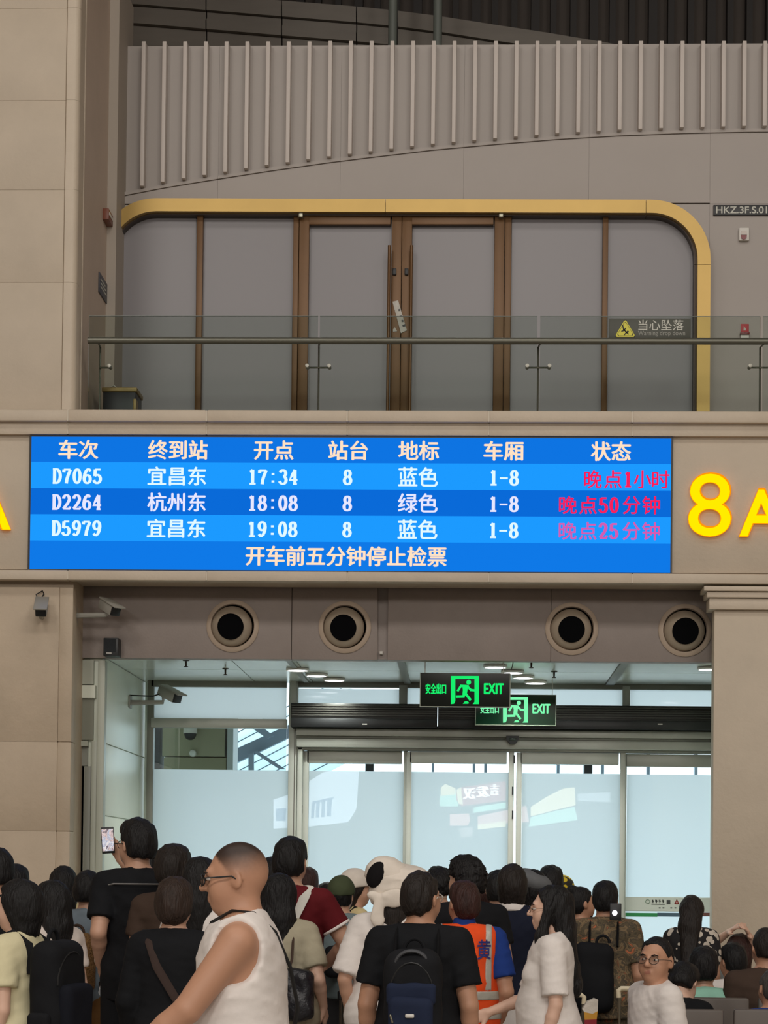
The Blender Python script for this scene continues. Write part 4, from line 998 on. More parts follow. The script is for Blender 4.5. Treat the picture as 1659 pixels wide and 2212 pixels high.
def nets(f, lo, h):
    s = f < 0
    c = sum(s[i:s.shape[0] - 1 + i, j:s.shape[1] - 1 + j, k:s.shape[2] - 1 + k].astype(np.int8) for i, j, k in OFF8)
    act = (c > 0) & (c < 8)
    idx = -np.ones(act.shape, np.int32); n = int(act.sum()); idx[act] = np.arange(n)
    ci = np.nonzero(act); vals = [f[ci[0] + i, ci[1] + j, ci[2] + k] for i, j, k in OFF8]
    acc = np.zeros((n, 3)); cnt = np.zeros(n)
    for a, b in EDG:
        va, vb = vals[a], vals[b]; m = (va < 0) != (vb < 0)
        t = np.where(m, va / np.where(m, va - vb, 1), 0)
        oa, ob = np.array(OFF8[a], float), np.array(OFF8[b], float)
        acc[m] += oa + t[m][:, None] * (ob - oa); cnt[m] += 1
    v = np.stack(ci, 1) + acc / cnt[:, None]
    v = lo + v * h
    Q = []
    for ax in range(3):
        sl0 = [slice(None)] * 3; sl1 = [slice(None)] * 3; sl0[ax] = slice(0, -1); sl1[ax] = slice(1, None)
        a_, b_ = s[tuple(sl0)], s[tuple(sl1)]
        e = np.nonzero(a_ != b_); o1, o2 = [i for i in range(3) if i != ax]
        ok = (e[o1] >= 1) & (e[o2] >= 1) & (e[o1] < s.shape[o1] - 1) & (e[o2] < s.shape[o2] - 1)
        e = [q[ok] for q in e]; ins = a_[tuple(e)]
        def cell(d1, d2):
            g = [q.copy() for q in e]; g[o1] = g[o1] - d1; g[o2] = g[o2] - d2; return idx[tuple(g)]
        q = np.stack([cell(1, 1), cell(0, 1), cell(0, 0), cell(1, 0)], 1)
        flip = ins if ax != 1 else ~ins
        q[~flip] = q[~flip][:, ::-1]
        Q.append(q)
    return v, np.concatenate(Q)
def solid(prims, h, clips=(), subs=(), late=(), noise=None, zmin=None):
    allp = list(prims) + list(late)
    bs = [pbounds(q) for q in allp]
    lo = np.min([b[0] for b in bs], 0) - 3.2 * h; hi = np.max([b[1] for b in bs], 0) + 3.2 * h
    if zmin is not None: lo[2] = max(lo[2], zmin - 3 * h)
    n = np.ceil((hi - lo) / h).astype(int) + 1
    f = np.full(n, .5, np.float32)
    g = [(lo[i] + np.arange(n[i]) * h).astype(np.float32) for i in range(3)]
    def block(q, pad):
        a, b = pbounds(q)
        i0 = np.maximum(np.floor((a - pad - lo) / h).astype(int), 0); i1 = np.minimum(np.ceil((b + pad - lo) / h).astype(int) + 1, n)
        if np.any(i1 <= i0): return None
        sl = tuple(slice(i0[i], i1[i]) for i in range(3))
        return sl, g[0][sl[0]][:, None, None], g[1][sl[1]][None, :, None], g[2][sl[2]][None, None, :]
    def join(q):
        r = block(q, q['k'] + 2.5 * h)
        if r is None: return
        sl, X, Y, Z = r
        d = pev(q, X, Y, Z); a = f[sl]; k = q['k']
        t = np.clip(.5 + .5 * (a - d) / k, 0, 1)
        f[sl] = a * (1 - t) + d * t - k * t * (1 - t)
    for q in prims: join(q)
    GX, GY, GZ = g[0][:, None, None], g[1][None, :, None], g[2][None, None, :]
    for nrm, c in clips: np.maximum(f, GX * nrm[0] + GY * nrm[1] + GZ * nrm[2] - c, out=f)
    for q in subs:
        r = block(q, q['k'] + 2.5 * h)
        if r is None: continue
        sl, X, Y, Z = r; d = -pev(q, X, Y, Z); a = f[sl]; k = q['k']
        t = np.clip(.5 + .5 * (d - a) / k, 0, 1); f[sl] = a * (1 - t) + d * t + k * t * (1 - t)
    for q in late: join(q)
    if noise is not None: f += noise(GX, GY, GZ).astype(np.float32)
    if zmin is not None: np.maximum(f, zmin - GZ, out=f)
    f[0] = f[-1] = .5; f[:, 0] = f[:, -1] = .5; f[:, :, 0] = f[:, :, -1] = .5
    return nets(f, lo, h)
def npmesh(name, v, q, mats, parent, s=1.0, mi=None):
    me = bpy.data.meshes.new(name); v = (v * s).astype(np.float32)
    me.vertices.add(len(v)); me.vertices.foreach_set('co', v.ravel())
    me.loops.add(q.size); me.loops.foreach_set('vertex_index', q.astype(np.int32).ravel())
    me.polygons.add(len(q)); me.polygons.foreach_set('loop_start', np.arange(0, q.size, 4, dtype=np.int32))
    try: me.polygons.foreach_set('loop_total', np.full(len(q), 4, np.int32))
    except Exception: pass
    me.polygons.foreach_set('use_smooth', np.ones(len(q), bool))
    for m in mats: me.materials.append(m)
    if mi is not None: me.polygons.foreach_set('material_index', mi(v[q].mean(1) / s).astype(np.int32))
    me.update(calc_edges=True); me.validate()
    ob = bpy.data.objects.new(name, me); COL.objects.link(ob)
    if parent is not None: ob.parent = parent
    return ob
def wob(amp, freq, seed=0, aniso=(1, 1, 1)):
    r = random.Random(seed); ks = [(V3(r.uniform(-1, 1), r.uniform(-1, 1), r.uniform(-1, 1)) * freq * aniso, r.uniform(0, 6.28)) for _ in range(5)]
    def fn(X, Y, Z):
        o = 0
        for kv, ph in ks: o = o + np.sin(X * np.float32(kv[0]) + Y * np.float32(kv[1]) + Z * np.float32(kv[2]) + np.float32(ph))
        return o * np.float32(amp / 2.2)
    return fn

SKINS = [mat('skin_a', lin(200, 156, 131), .5, var=.04, vscale=14), mat('skin_b', lin(188, 141, 114), .5, var=.04, vscale=14), mat('skin_c', lin(218, 178, 156), .5, var=.03, vscale=14)]
LIP = mat('lips', lin(164, 110, 92), .45)
def hairmat(n, c): return mat('hair_' + n, lin(*c), .55, var=.35, vscale=60, bump=.5, bscale=120, stretch=(1, 1, .18), spec=.3)
HB, HD, HBR, HR = hairmat('black', (20, 19, 20)), hairmat('brown_black', (34, 28, 25)), hairmat('dark_brown', (50, 38, 32)), hairmat('red_brown', (54, 32, 28))
HG = hairmat('greying', (72, 68, 64)); HBZ = mat('hair_buzzed', lin(72, 56, 48), .7, var=.2, vscale=80)
def cloth(n, c, rough=.85, bump=.35): return mat('cloth_' + n, lin(*c), rough, var=.06, vscale=12, bump=bump, bscale=16, spec=.15, bdist=.008)
EYEW, IRIS = mat('eye_white', lin(225, 220, 214), .25), mat('iris_dark', lin(30, 22, 18), .2)

def hand_prims(w, d, n, side, curl=.35, thumb=.5):
    """palm, four jointed fingers, thumb; w wrist, d direction of the hand, n palm normal"""
    d = d / np.linalg.norm(d); n = n - d * (n @ d); n = n / np.linalg.norm(n); l = np.cross(d, n) * side
    out = []
    offs = (.027, .009, -.009, -.026); lens = (.066, .076, .071, .056)
    for o in offs: out.append(cap(w + l * o * .55 + d * .005, w + d * .088 + l * o, .0135, .0118, k=.012))
    for o, L in zip(offs, lens):
        p0 = w + d * .09 + l * o; a = curl; p1 = p0 + (d * math.cos(a) + n * math.sin(a)) * L * .52 + l * o * .08
        a2 = curl * 2.2; p2 = p1 + (d * math.cos(a2) + n * math.sin(a2)) * L * .5
        out += [cap(p0, p1, .0098, .0092, k=.005), cap(p1, p2, .0092, .0076, k=.004)]
    t0 = w + d * .022 + l * .026; t1 = t0 + (d * .62 + l * .62 + n * .3 * thumb) * .045; t2 = t1 + (d * .8 + l * .1 + n * .6 * thumb) * .034
    out += [cap(t0, t1, .0145, .011, k=.012), cap(t1, t2, .0108, .0086, k=.004)]
    return out

def fold(amp, seed):
    r = random.Random(seed + 77); ks = []
    for i in range(6):
        a = r.uniform(-.9, .9); k_ = r.uniform(28, 75); ks.append((math.sin(a) * k_, r.uniform(-12, 12), math.cos(a) * k_, r.uniform(0, 6.28), r.uniform(.4, 1)))
    def fn(X, Y, Z):
        o = 0
        for a, b, c, p_, w in ks: o = o + np.float32(w) * (1 - np.abs(np.sin(X * np.float32(a) + Y * np.float32(b) + Z * np.float32(c) + np.float32(p_)))) ** 2
        return -o * np.float32(amp * .6)
    return fn
class Person: pass
PEOPLE = []
def person(label, px, top, Y, face=0., sex='m', h=.0125, hy=0., hp=0., hr=0., hair='short', hcol=None, shirt=None, smat=None, pmat=None, skin=0,
           girth=1.0, arms=None, seated=False, scale=None, lean=0., hands=True, sleeve=.55, hem=.86, group=None, zmin=None, hat=None, seed=0, facial=False, neckc=1.452, loose=1.0, hairkw=None, xoff=0.0, vneck=0., necks=.02):
    G = Person(); PEOPLE.append(G)
    pt_ = P(px, top, Y); zt_ = pt_.z
    CR = 1.735 - necks
    s = scale or (zt_ / CR)
    dz = (zt_ / s - CR) if seated or scale else 0.0     # unit offset of the upper body
    o = empty('person', (pt_.x + xoff, Y, 0), label, 'person', group, rz=math.radians(face))
    G.o, G.s, G.dz = o, s, dz
    b = 1.0 if sex == 'm' else .87
    gf = girth
    up = Fr((0, 0, dz)) if not lean else Fr((0, 0, dz + .95) - rx(-lean) @ V3(0, 0, .95), rx(-lean))
    G.up = up
    HFm = up.M @ rz(math.radians(hy)) @ rx(math.radians(-hp)) @ ry(math.radians(hr))
    nb = up.p((0, -.012, 1.50 - necks))
    HF = Fr(nb + HFm @ V3(0, .012, .10), HFm)
    G.HF = HF
    U = lambda *a: tuple(up.p(a))
    # arms
    A = {}
    for sd, nm in ((-1, 'L'), (1, 'R')):
        S_ = up.p((sd * .172 * b * (.5 + .5 * gf), -.012, 1.372))
        if arms and nm in arms and arms[nm] is not None:
            E_, W_ = up.p(arms[nm][0]), up.p(arms[nm][1])
        else:
            E_, W_ = up.p((sd * .225 * b * gf, -.04, 1.10)), up.p((sd * .225 * b * gf, .045, .88))
        A[nm] = (S_, E_, W_)
    G.A = A
    af = (1.0 if sex == 'm' else .82) * (.6 + .4 * gf)
    neck = [cap(U(0, -.02, 1.40), HF.p((0, -.018, -.05)), .060 * (.5 + .5 * gf) * (1 if sex == 'm' else .86), .055 * (1 if sex == 'm' else .88), k=.03)]
    def torso(e, wf=1.0):
        tw, td = (.158 * gf * b ** .5 + e), 1.42
        return [cap((0, -.004, 1.27), (0, .002, 1.02), tw, (.146 if sex == 'm' else .125) * gf + e * 1.1 * wf, S=(1, td, 1), fr=up, k=.06),
                cap((-.125 * b, -.016, 1.365), (.125 * b, -.016, 1.365), .066 + e * .8, fr=up, k=.06),
                cap((-.02, -.02, 1.43), (-.12 * b, -.018, 1.395), .048 + e * .5, .044 + e * .5, fr=up, k=.04), cap((.02, -.02, 1.43), (.12 * b, -.018, 1.395), .048 + e * .5, .044 + e * .5, fr=up, k=.04),
                ell((0, -.01, .93), ((.165 if sex == 'm' else .172) * gf + e * wf, .118 * gf + e, .12), fr=up, k=.07)] + \
               ([ell((.068, .078, 1.235), (.062 + e * .4, .058 + e * .4, .062), fr=up, k=.04), ell((-.068, .078, 1.235), (.062 + e * .4, .058 + e * .4, .062), fr=up, k=.04)] if sex == 'f' else []) + \
               ([ell((0, .055 * gf, 1.06), (.125 * gf + e, .088 * gf + e, .16), fr=up, k=.06)] if gf > 1.05 else [])
    head = [ell((0, -.013, .024), (.0765, .097, .097), fr=HF, k=.02), ell((0, .026, -.03), (.064, .066, .084), fr=HF, k=.035), ell((0, .052, -.086), (.036, .036, .028), fr=HF, k=.03),
            ell((.036, .05, -.035), (.030, .034, .04), fr=HF, k=.025), ell((-.036, .05, -.035), (.030, .034, .04), fr=HF, k=.025),
            cap((-.034, .082, .026), (.034, .082, .026), .0135, fr=HF, k=.02),
            cap((0, .094, .016), (0, .116, -.024), .0085, .0125, fr=HF, k=.012), ell((.013, .100, -.027), (.010, .012, .009), fr=HF, k=.008), ell((-.013, .100, -.027), (.010, .012, .009), fr=HF, k=.008)]
    head += [cap((-.017, .0905, -.0545), (.017, .0905, -.0545), .0075, fr=HF, k=.008), cap((-.014, .090, -.066), (.014, .090, -.066), .0085, fr=HF, k=.008)]
    for sd in (-1, 1):
        Me = rz(sd * .35) @ rx(-.15)
        head += [ell((sd * .0785, -.012, -.004), (.010, .022, .034), fr=HF, k=.006, M=Me)]
    subs = []
    for sd in (-1, 1):
        subs += [ell((sd * .033, .100, .004), (.019, .018, .0115), fr=HF, k=.012), ell((sd * .091, -.004, -.002), (.007, .010, .018), fr=HF, k=.006)]
    armp = []
    for nm in 'LR':
        S_, E_, W_ = A[nm]
        armp += [cap(S_, E_, .056 * af, .043 * af, k=.035), cap(E_, E_ + (W_ - E_) * .3, .0425 * af, .0415 * af, k=.007), cap(E_ + (W_ - E_) * .3, W_, .0415 * af, .028 * af, k=.007)]
        if hands:
            hd = (W_ - E_) / np.linalg.norm(W_ - E_); sd = -1 if nm == 'L' else 1
            hk = (arms or {}).get('hand' + nm, None)
            if hk: armp += hand_prims(W_, hk.get('d', hd), hk['n'], hk.get('side', sd), hk.get('curl', .4), hk.get('thumb', .5))
            else: armp += hand_prims(W_, hd, up.M @ V3(-sd, .15, 0.), -1, .3)
    # legs
    leg = []; zf = 0.0
    if seated:
        hz = .93 + dz
        for sd in (-1, 1):
            K_ = V3(sd * .11, .43, min(.5 / s + .02, hz - .02)); F_ = V3(sd * .11, .40, .09 / s)
            leg.append(((sd * .09, 0, hz - .03), tuple(K_), tuple(F_)))
    else:
        for sd in (-1, 1): leg.append(((sd * .088, 0, .90), (sd * .095, .012, .50), (sd * .10, -.02, .09)))
        if scale and not seated:
            leg = [tuple((p[0], p[1], p[2] * (1 + dz / .9)) for p in L) for L in leg]
    legp = []
    for H_, K_, F_ in leg:
        legp += [cap(H_, K_, .085 * gf, .056, k=.04), cap(K_, V3(*K_) * .7 + V3(*F_) * .3, .054, .055, k=.02), cap(V3(*K_) * .7 + V3(*F_) * .3, F_, .055, .038, k=.02),
                 cap((F_[0], F_[1] - .03, .045), (F_[0] + .01 * np.sign(F_[0]), F_[1] + .15, .032), .04, .032, k=.02)]
    lowz = zmin
    prims = torso(0.0) + legp + neck + armp + head
    v, q = solid(prims, h, subs=subs, zmin=lowz)
    HMi = HF.M
    def face_mi(c):
        l = (c - HF.o) @ HMi
        return ((np.abs(l[:, 0]) < .0185) & (l[:, 1] > .088) & (l[:, 2] < -.0525) & (l[:, 2] > -.0705)).astype(int)
    G.body = npmesh('body', v, q, [SKINS[skin], LIP], o, s, face_mi if facial else None)
    # clothing
    sh = shirt or 'tee'; e = .017 * loose
    sp = torso(e, 1.4 if loose > 1 else 1.0); scl = []
    nrm = up.M @ V3(0, .28 + vneck, 1.0); nrm = nrm / np.linalg.norm(nrm)
    scl.append((nrm, nrm @ up.p((0, 0, neckc))))
    dn = up.M @ V3(0, 0, -1.0); scl.append((dn, dn @ up.p((0, 0, hem))))
    ssub = []
    if hem < .84:
        wd = (.165 if sex == 'm' else .172) * gf + e
        sp += [cap((0, -.005, .95), (0, -.005, hem - .05), wd * .98, wd * 1.02, S=(1, 1.3, 1), fr=up, k=.05)]
    if sh in ('tee', 'long'):
        for nm in 'LR':
            S_, E_, W_ = A[nm]; ax = E_ - S_; L = np.linalg.norm(ax); ax = ax / L
            if sh == 'tee':
                cend = S_ + ax * L * sleeve
                sp.append(cap(S_ - ax * .01, S_ + ax * (L * sleeve + .05), .064 * (.7 + .3 * gf) * (1 if sex == 'm' else .92) + .006 * loose, .064 * (.7 + .3 * gf) * (.95 if sex == 'm' else .86) + .010 * loose, k=.014, clip=[(ax, ax @ cend)]))
            else:
                sp += [cap(S_, E_, .066, .056, k=.03), cap(E_, W_, .054, .042, k=.02)]
    elif sh == 'tank':
        for nm in 'LR':
            S_, E_, W_ = A[nm]; sd = -1 if nm == 'L' else 1
            ssub.append(ell(S_ + up.M @ V3(sd * .035, 0.005, -.02), (.085, .10, .125), k=.015))
    v, q = solid(sp, h * 1.0, clips=scl, subs=ssub, noise=fold(.0032, seed))
    sm = smat or cloth('white', (205, 198, 192))
    G.shirt = npmesh('shirt', v, q, [sm], o, s)
    e2 = .016; pp = [ell((0, -.005, .93 + dz) if seated else U(0, -.005, .93), (.165 * gf + e2, .12 * gf + e2, .12), k=.06)]
    for H_, K_, F_ in leg:
        pp += [cap(H_, K_, .088 * gf + e2, .066 + e2, k=.04), cap(K_, F_, .064 + e2, .05 + e2, k=.03)]
    zc_ = 1.0 + dz if not (scale and not seated) else .99 + dz
    v, q = solid(pp, max(h, .014), clips=[((0, 0, 1), zc_), ((0, 0, -1), -.085)], zmin=zmin)
    G.pants = npmesh('trousers', v, q, [pmat or cloth('charcoal', (48, 48, 50))], o, s)
    # hair
    hc = hcol or HB; K = hairkw or {}
    def hcl(n, c): 
        nn = HF.d(n); nn = nn / np.linalg.norm(nn); return (nn, nn @ HF.o + c)
    hh = min(h, .0115)
    if hair and hair != 'none':
        t = dict(short=.013, buzz=.0025, crop=.006, long=.016, bob=.022, pony=.009, bun=.009, curly=.026, shag=.022)[hair]
        t = K.get('t', t)
        cp_ = [ell((0, -.014, .026), (.0775 + t * .7, .098 + t * .9, .094 + t * .8), fr=HF, k=.02), ell((0, -.04, -.018), (.070 + t * .65, .066 + t, .075 + t * .5), fr=HF, k=.02)]
        cl_, sb_, lt_ = [], [], []
        if hair in ('short', 'buzz', 'crop', 'curly', 'shag'):
            if hair in ('short', 'shag', 'curly'): cp_.append(ell((0, .012, .085), (.066 + t * .4, .082, .034 + t * .75), fr=HF, k=.03))
            cl_ = [hcl((0, .80, -.60), K.get('line', .004 if hair != 'shag' else .014)), hcl((0, 0, -1), K.get('nape', .066))]
            sb_ = [ell((sd * .092, .0, -.022), (.03, .034, .045), fr=HF, k=.012) for sd in (-1, 1)]
            if hair == 'shag': sb_ = []
        elif hair in ('long', 'bob'):
            cl_ = [hcl((0, .93, -.36), .03)]
            L = K.get('len', .42 if hair == 'long' else .12); w = K.get('w', .082)
            if hair == 'long':
                lt_ = [cap((0, -.045, .02), (0, -.075, -.12), w + .006, w + .004, S=(1, 1.35, 1), fr=HF, k=.03),
                       cap((0, -.075, -.12), (K.get('dx', 0), -.085 - K.get('dy', .02), -L), w + .002, w * K.get('taper', .62), S=(1, 1.7, 1), fr=HF, k=.03)]
                if K.get('front'):
                    sd = K['front']; lt_ += [cap((sd * .078, .01, .0), (sd * .085, .045, -.14), .024, .03, fr=HF, k=.03), cap((sd * .085, .045, -.14), (sd * .075, .10, -.36), .03, .014, fr=HF, k=.03)]
            else:
                lt_ = [cap((0, -.03, .0), (0, -.03, -L), .086, .082, S=(1, 1.05, 1), fr=HF, k=.03, clip=[hcl((0, .95, -.3), .02)])]
        elif hair in ('pony', 'bun'):
            cl_ = [hcl((0, .85, -.52), .006), hcl((0, 0, -1), .075)]
            if hair == 'pony':
                L = K.get('len', .34)
                lt_ = [cap((0, -.115, .03), (0, -.135, -.02), .03, .036, fr=HF, k=.02), cap((0, -.135, -.02), (0, -.13, -L), .036, .022, S=(1, 1.2, 1), fr=HF, k=.02)]
                if K.get('wide'): lt_ = [cap((0, -.095, -.02), (0, -.115, -.14), .062, .07, S=(1, 1.3, 1), fr=HF, k=.03), cap((0, -.115, -.14), (0, -.12, -L), .07, .05, S=(1, 1.5, 1), fr=HF, k=.03)]
            else: lt_ = [ell(K.get('bun', (0, -.095, .085)), (.042, .042, .04), fr=HF, k=.015)]
        nz_ = {'curly': wob(.008, 240, seed), 'shag': wob(.004, 150, seed, (1, 1, .4)), 'buzz': None}.get(hair, wob(.0034, 165, seed, (1, 1, .3)))
        v, q = solid(cp_, hh, clips=cl_, subs=sb_, late=lt_, noise=nz_)
        if len(q): G.hair = npmesh('hair', v, q, [hc], o, s)
    if facial:
        for sd in (-1, 1):
            c = HF.p((sd * .033, .0825, .004)) * s
            MB().lathe([(.0005, .0058), (.009, .004), (.0135, 0), (.009, -.004), (.0005, -.0058)], tuple(c), 'Z', 16).build('eye', EYEW, o, True, local=True)
            f_ = HF.d((K.get('gx', 0), 1, 0)); ci = c + f_ * .0098
            MB().tube([ci, ci + f_ * .005], [.0052, .0042], 12).build('iris', IRIS, o, True, local=True)
            MB().tube([HF.p((sd * .016, .097, .025)) * s, HF.p((sd * .033, .0975, .030)) * s, HF.p((sd * .05, .087, .025)) * s], [.003, .0042, .002], 6).build('eyebrow', hc, o, True, local=True)
    return G
def glasses(G, mt, lens=None, r=.0185, wire=.0022, lw=1.0):
    HF, s, o = G.HF, G.s, G.o
    g = None
    mb = MB(); 
    for sd in (-1, 1):
        ring = [HF.p((sd * .034 + r * 1.15 * lw * math.cos(t), .112 - .10 * abs(math.cos(t)) * .08, .002 + r * math.sin(t))) * s for t in [i * math.pi / 10 for i in range(20)]]
        mb.tube(ring, wire, 6, True)
        mb.tube([HF.p((sd * (.034 + r * 1.15 * lw), .108, .006)) * s, HF.p((sd * .082, .088, .008)) * s, HF.p((sd * .086, .0, .008)) * s, HF.p((sd * .084, -.02, -.008)) * s], wire, 6)
    mb.tube([HF.p((-.034 + r * 1.1, .112, .006)) * s, HF.p((0, .118, .009)) * s, HF.p((.034 - r * 1.1, .112, .006)) * s], wire, 6)
    g = mb.build('glasses', mt, o, True, local=True)
    if lens:
        for sd in (-1, 1):
            ring = [HF.p((sd * .034 + r * 1.12 * lw * math.cos(t), .1115, .002 + r * math.sin(t))) * s for t in [i * math.pi / 10 for i in range(20)]]
            MB().add(ring, [tuple(range(20))]).build('lens', lens, g, local=True)
    return g
def acc(G, name, v_prims, m, h=.01, noise=None, clips=(), subs=(), parent=None, late=()):
    """a solid built in the person's own frame"""
    v, q = solid(v_prims, h, clips=clips, subs=subs, noise=noise, late=late)
    return npmesh(name, v, q, [m], parent if parent is not None else G.o, G.s)
def carried(G, name, label, cat):
    """a top-level thing standing in the person's frame"""
    return empty(name, G.o.location, label, cat, rz=G.o.rotation_euler[2])
def straptube(G, name, pts, r, m, parent, flat=.25, n=8):
    return MB().tube([V3(*p) * G.s for p in pts], r, n, False, flat).build(name, m, parent, True, local=True)

def unitpx(px0, top, Y, face, scale=None):
    """pixel to the person's own coordinates, dy metres beyond the body axis"""
    pt_ = P(px0, top, Y); s = scale or pt_.z / 1.715; Mi = rz(-math.radians(face))
    def fn(qx, qy, dy=0.0):
        w = P(qx, qy, Y + dy); return tuple((Mi @ V3(w.x - pt_.x, dy, w.z)) / s - V3(0, 0, (pt_.z / s - 1.715) if scale else 0))
    return fn
def fade_mat(name, zlo, zhi, top, low):
    m = bpy.data.materials.new(name); m.use_nodes = True; nt = m.node_tree; N = nt.nodes; L = nt.links; b = N['Principled BSDF']; b.inputs['Roughness'].default_value = .6
    tc = N.new('ShaderNodeTexCoord'); sp_ = N.new('ShaderNodeSeparateXYZ'); L.new(tc.outputs['Object'], sp_.inputs[0])
    mr = N.new('ShaderNodeMapRange'); mr.inputs[1].default_value = zlo; mr.inputs[2].default_value = zhi; L.new(sp_.outputs[2], mr.inputs[0])
    mx = N.new('ShaderNodeMix'); mx.data_type = 'RGBA'; mx.inputs[6].default_value = low; mx.inputs[7].default_value = top
    L.new(mr.outputs[0], mx.inputs[0]); L.new(mx.outputs[2], b.inputs['Base Color']); return m

def buzz_skin(G, name, skin, hairc):
    """skin with a closely shaved scalp: the stubble colour fades out towards forehead, ears and nape"""
    m = bpy.data.materials.new(name); m.use_nodes = True; nt = m.node_tree; N = nt.nodes; L = nt.links; b = N['Principled BSDF']; b.inputs['Roughness'].default_value = .5
    tc = N.new('ShaderNodeTexCoord'); vs = N.new('ShaderNodeVectorMath'); vs.operation = 'SUBTRACT'; vs.inputs[1].default_value = tuple(G.HF.o * G.s); L.new(tc.outputs['Object'], vs.inputs[0])
    nz = N.new('ShaderNodeTexNoise'); nz.inputs['Scale'].default_value = 90; L.new(tc.outputs['Object'], nz.inputs[0])
    def ramp(d, lo, hi):
        dt = N.new('ShaderNodeVectorMath'); dt.operation = 'DOT_PRODUCT'; dt.inputs[1].default_value = tuple(G.HF.d(d)); L.new(vs.outputs[0], dt.inputs[0])
        ad = N.new('ShaderNodeMath'); ad.operation = 'MULTIPLY_ADD'; ad.inputs[1].default_value = .012; L.new(nz.outputs[0], ad.inputs[0]); L.new(dt.outputs['Value'], ad.inputs[2])
        r = N.new('ShaderNodeMapRange'); r.interpolation_type = 'SMOOTHSTEP'; r.inputs[1].default_value = lo; r.inputs[2].default_value = hi; L.new(ad.outputs[0], r.inputs[0]); return r
    a, c = ramp((0, .8, -.6), .014, -.004), ramp((0, .12, 1), -.012, .098)
    mu = N.new('ShaderNodeMath'); mu.operation = 'MULTIPLY'; L.new(a.outputs[0], mu.inputs[0]); L.new(c.outputs[0], mu.inputs[1])
    mx = N.new('ShaderNodeMix'); mx.data_type = 'RGBA'; mx.inputs[6].default_value = skin; mx.inputs[7].default_value = hairc
    L.new(mu.outputs[0], mx.inputs[0]); L.new(mx.outputs[2], b.inputs['Base Color']); G.body.data.materials[0] = m
# ------------------------------------------------------------------ clothes
BLK, CREAMC, WHITC = cloth('black', (26, 27, 30)), cloth('cream', (214, 206, 170)), cloth('soft_white', (226, 219, 214))
NAVY, GREYB, KHAKI, MARO = cloth('navy', (28, 32, 48)), cloth('grey_blue', (118, 130, 140)), cloth('khaki_beige', (168, 160, 138)), cloth('maroon', (96, 26, 32))
DENIM, TAN, MINT, BROWN, GREY = cloth('washed_denim', (112, 126, 130)), cloth('brown_tan', (116, 84, 50)), cloth('mint', (146, 196, 176)), cloth('brown', (70, 56, 48)), cloth('mid_grey', (104, 102, 100))
PALE, YCREAM, ORANGE, BLUEP = cloth('pale_pink_white', (216, 204, 196)), cloth('yellow_cream', (216, 198, 150)), cloth('safety_orange', (236, 84, 38)), cloth('polo_blue', (34, 60, 130))
REFL = mat('reflective_tape', lin(186, 184, 174), .35, .1, bump=.2, bscale=30)
DARKG, JEANS, LTG = cloth('dark_green_grey', (58, 62, 56)), cloth('dark_jeans', (46, 50, 62)), cloth('light_grey', (150, 156, 154))
def pattern(name, cols, scale, kind='noise'):
    m = bpy.data.materials.new(name); m.use_nodes = True; nt = m.node_tree; N = nt.nodes; L = nt.links; b = N['Principled BSDF']; b.inputs['Roughness'].default_value = .85
    tc = N.new('ShaderNodeTexCoord')
    if kind == 'noise':
        t = N.new('ShaderNodeTexNoise'); t.inputs['Scale'].default_value = scale; t.inputs['Detail'].default_value = 5; t.inputs['Distortion'].default_value = 1.2
    else:
        t = N.new('ShaderNodeTexVoronoi'); t.inputs['Scale'].default_value = scale; t.inputs['Randomness'].default_value = .8
    L.new(tc.outputs['Object'], t.inputs[0] if kind == 'noise' else t.inputs['Vector'])
    r = N.new('ShaderNodeValToRGB'); r.color_ramp.interpolation = 'CONSTANT' if kind != 'noise' else 'LINEAR'
    while len(r.color_ramp.elements) > 1: r.color_ramp.elements.remove(r.color_ramp.elements[0])
    r.color_ramp.elements[0].position = cols[0][0]; r.color_ramp.elements[0].color = lin(*cols[0][1])
    for p_, c in cols[1:]:
        e_ = r.color_ramp.elements.new(p_); e_.color = lin(*c)
    L.new(t.outputs[0], r.inputs[0]); L.new(r.outputs[0], b.inputs['Base Color']); return m
CAMO = pattern('floral_camouflage_cloth', [(.3, (52, 46, 38)), (.42, (92, 80, 58)), (.5, (66, 58, 48)), (.56, (128, 108, 78)), (.63, (86, 70, 52)), (.72, (186, 104, 66))], 16)
BUTT = pattern('black_white_print_cloth', [(0.0, (196, 186, 172)), (.44, (24, 22, 24))], 21, 'vor')
HEADW = cloth('hat_white', (222, 212, 200)); OLIVE = cloth('olive_cap', (72, 80, 58)); WOOL = cloth('grey_wool', (104, 106, 108), .95, .6)

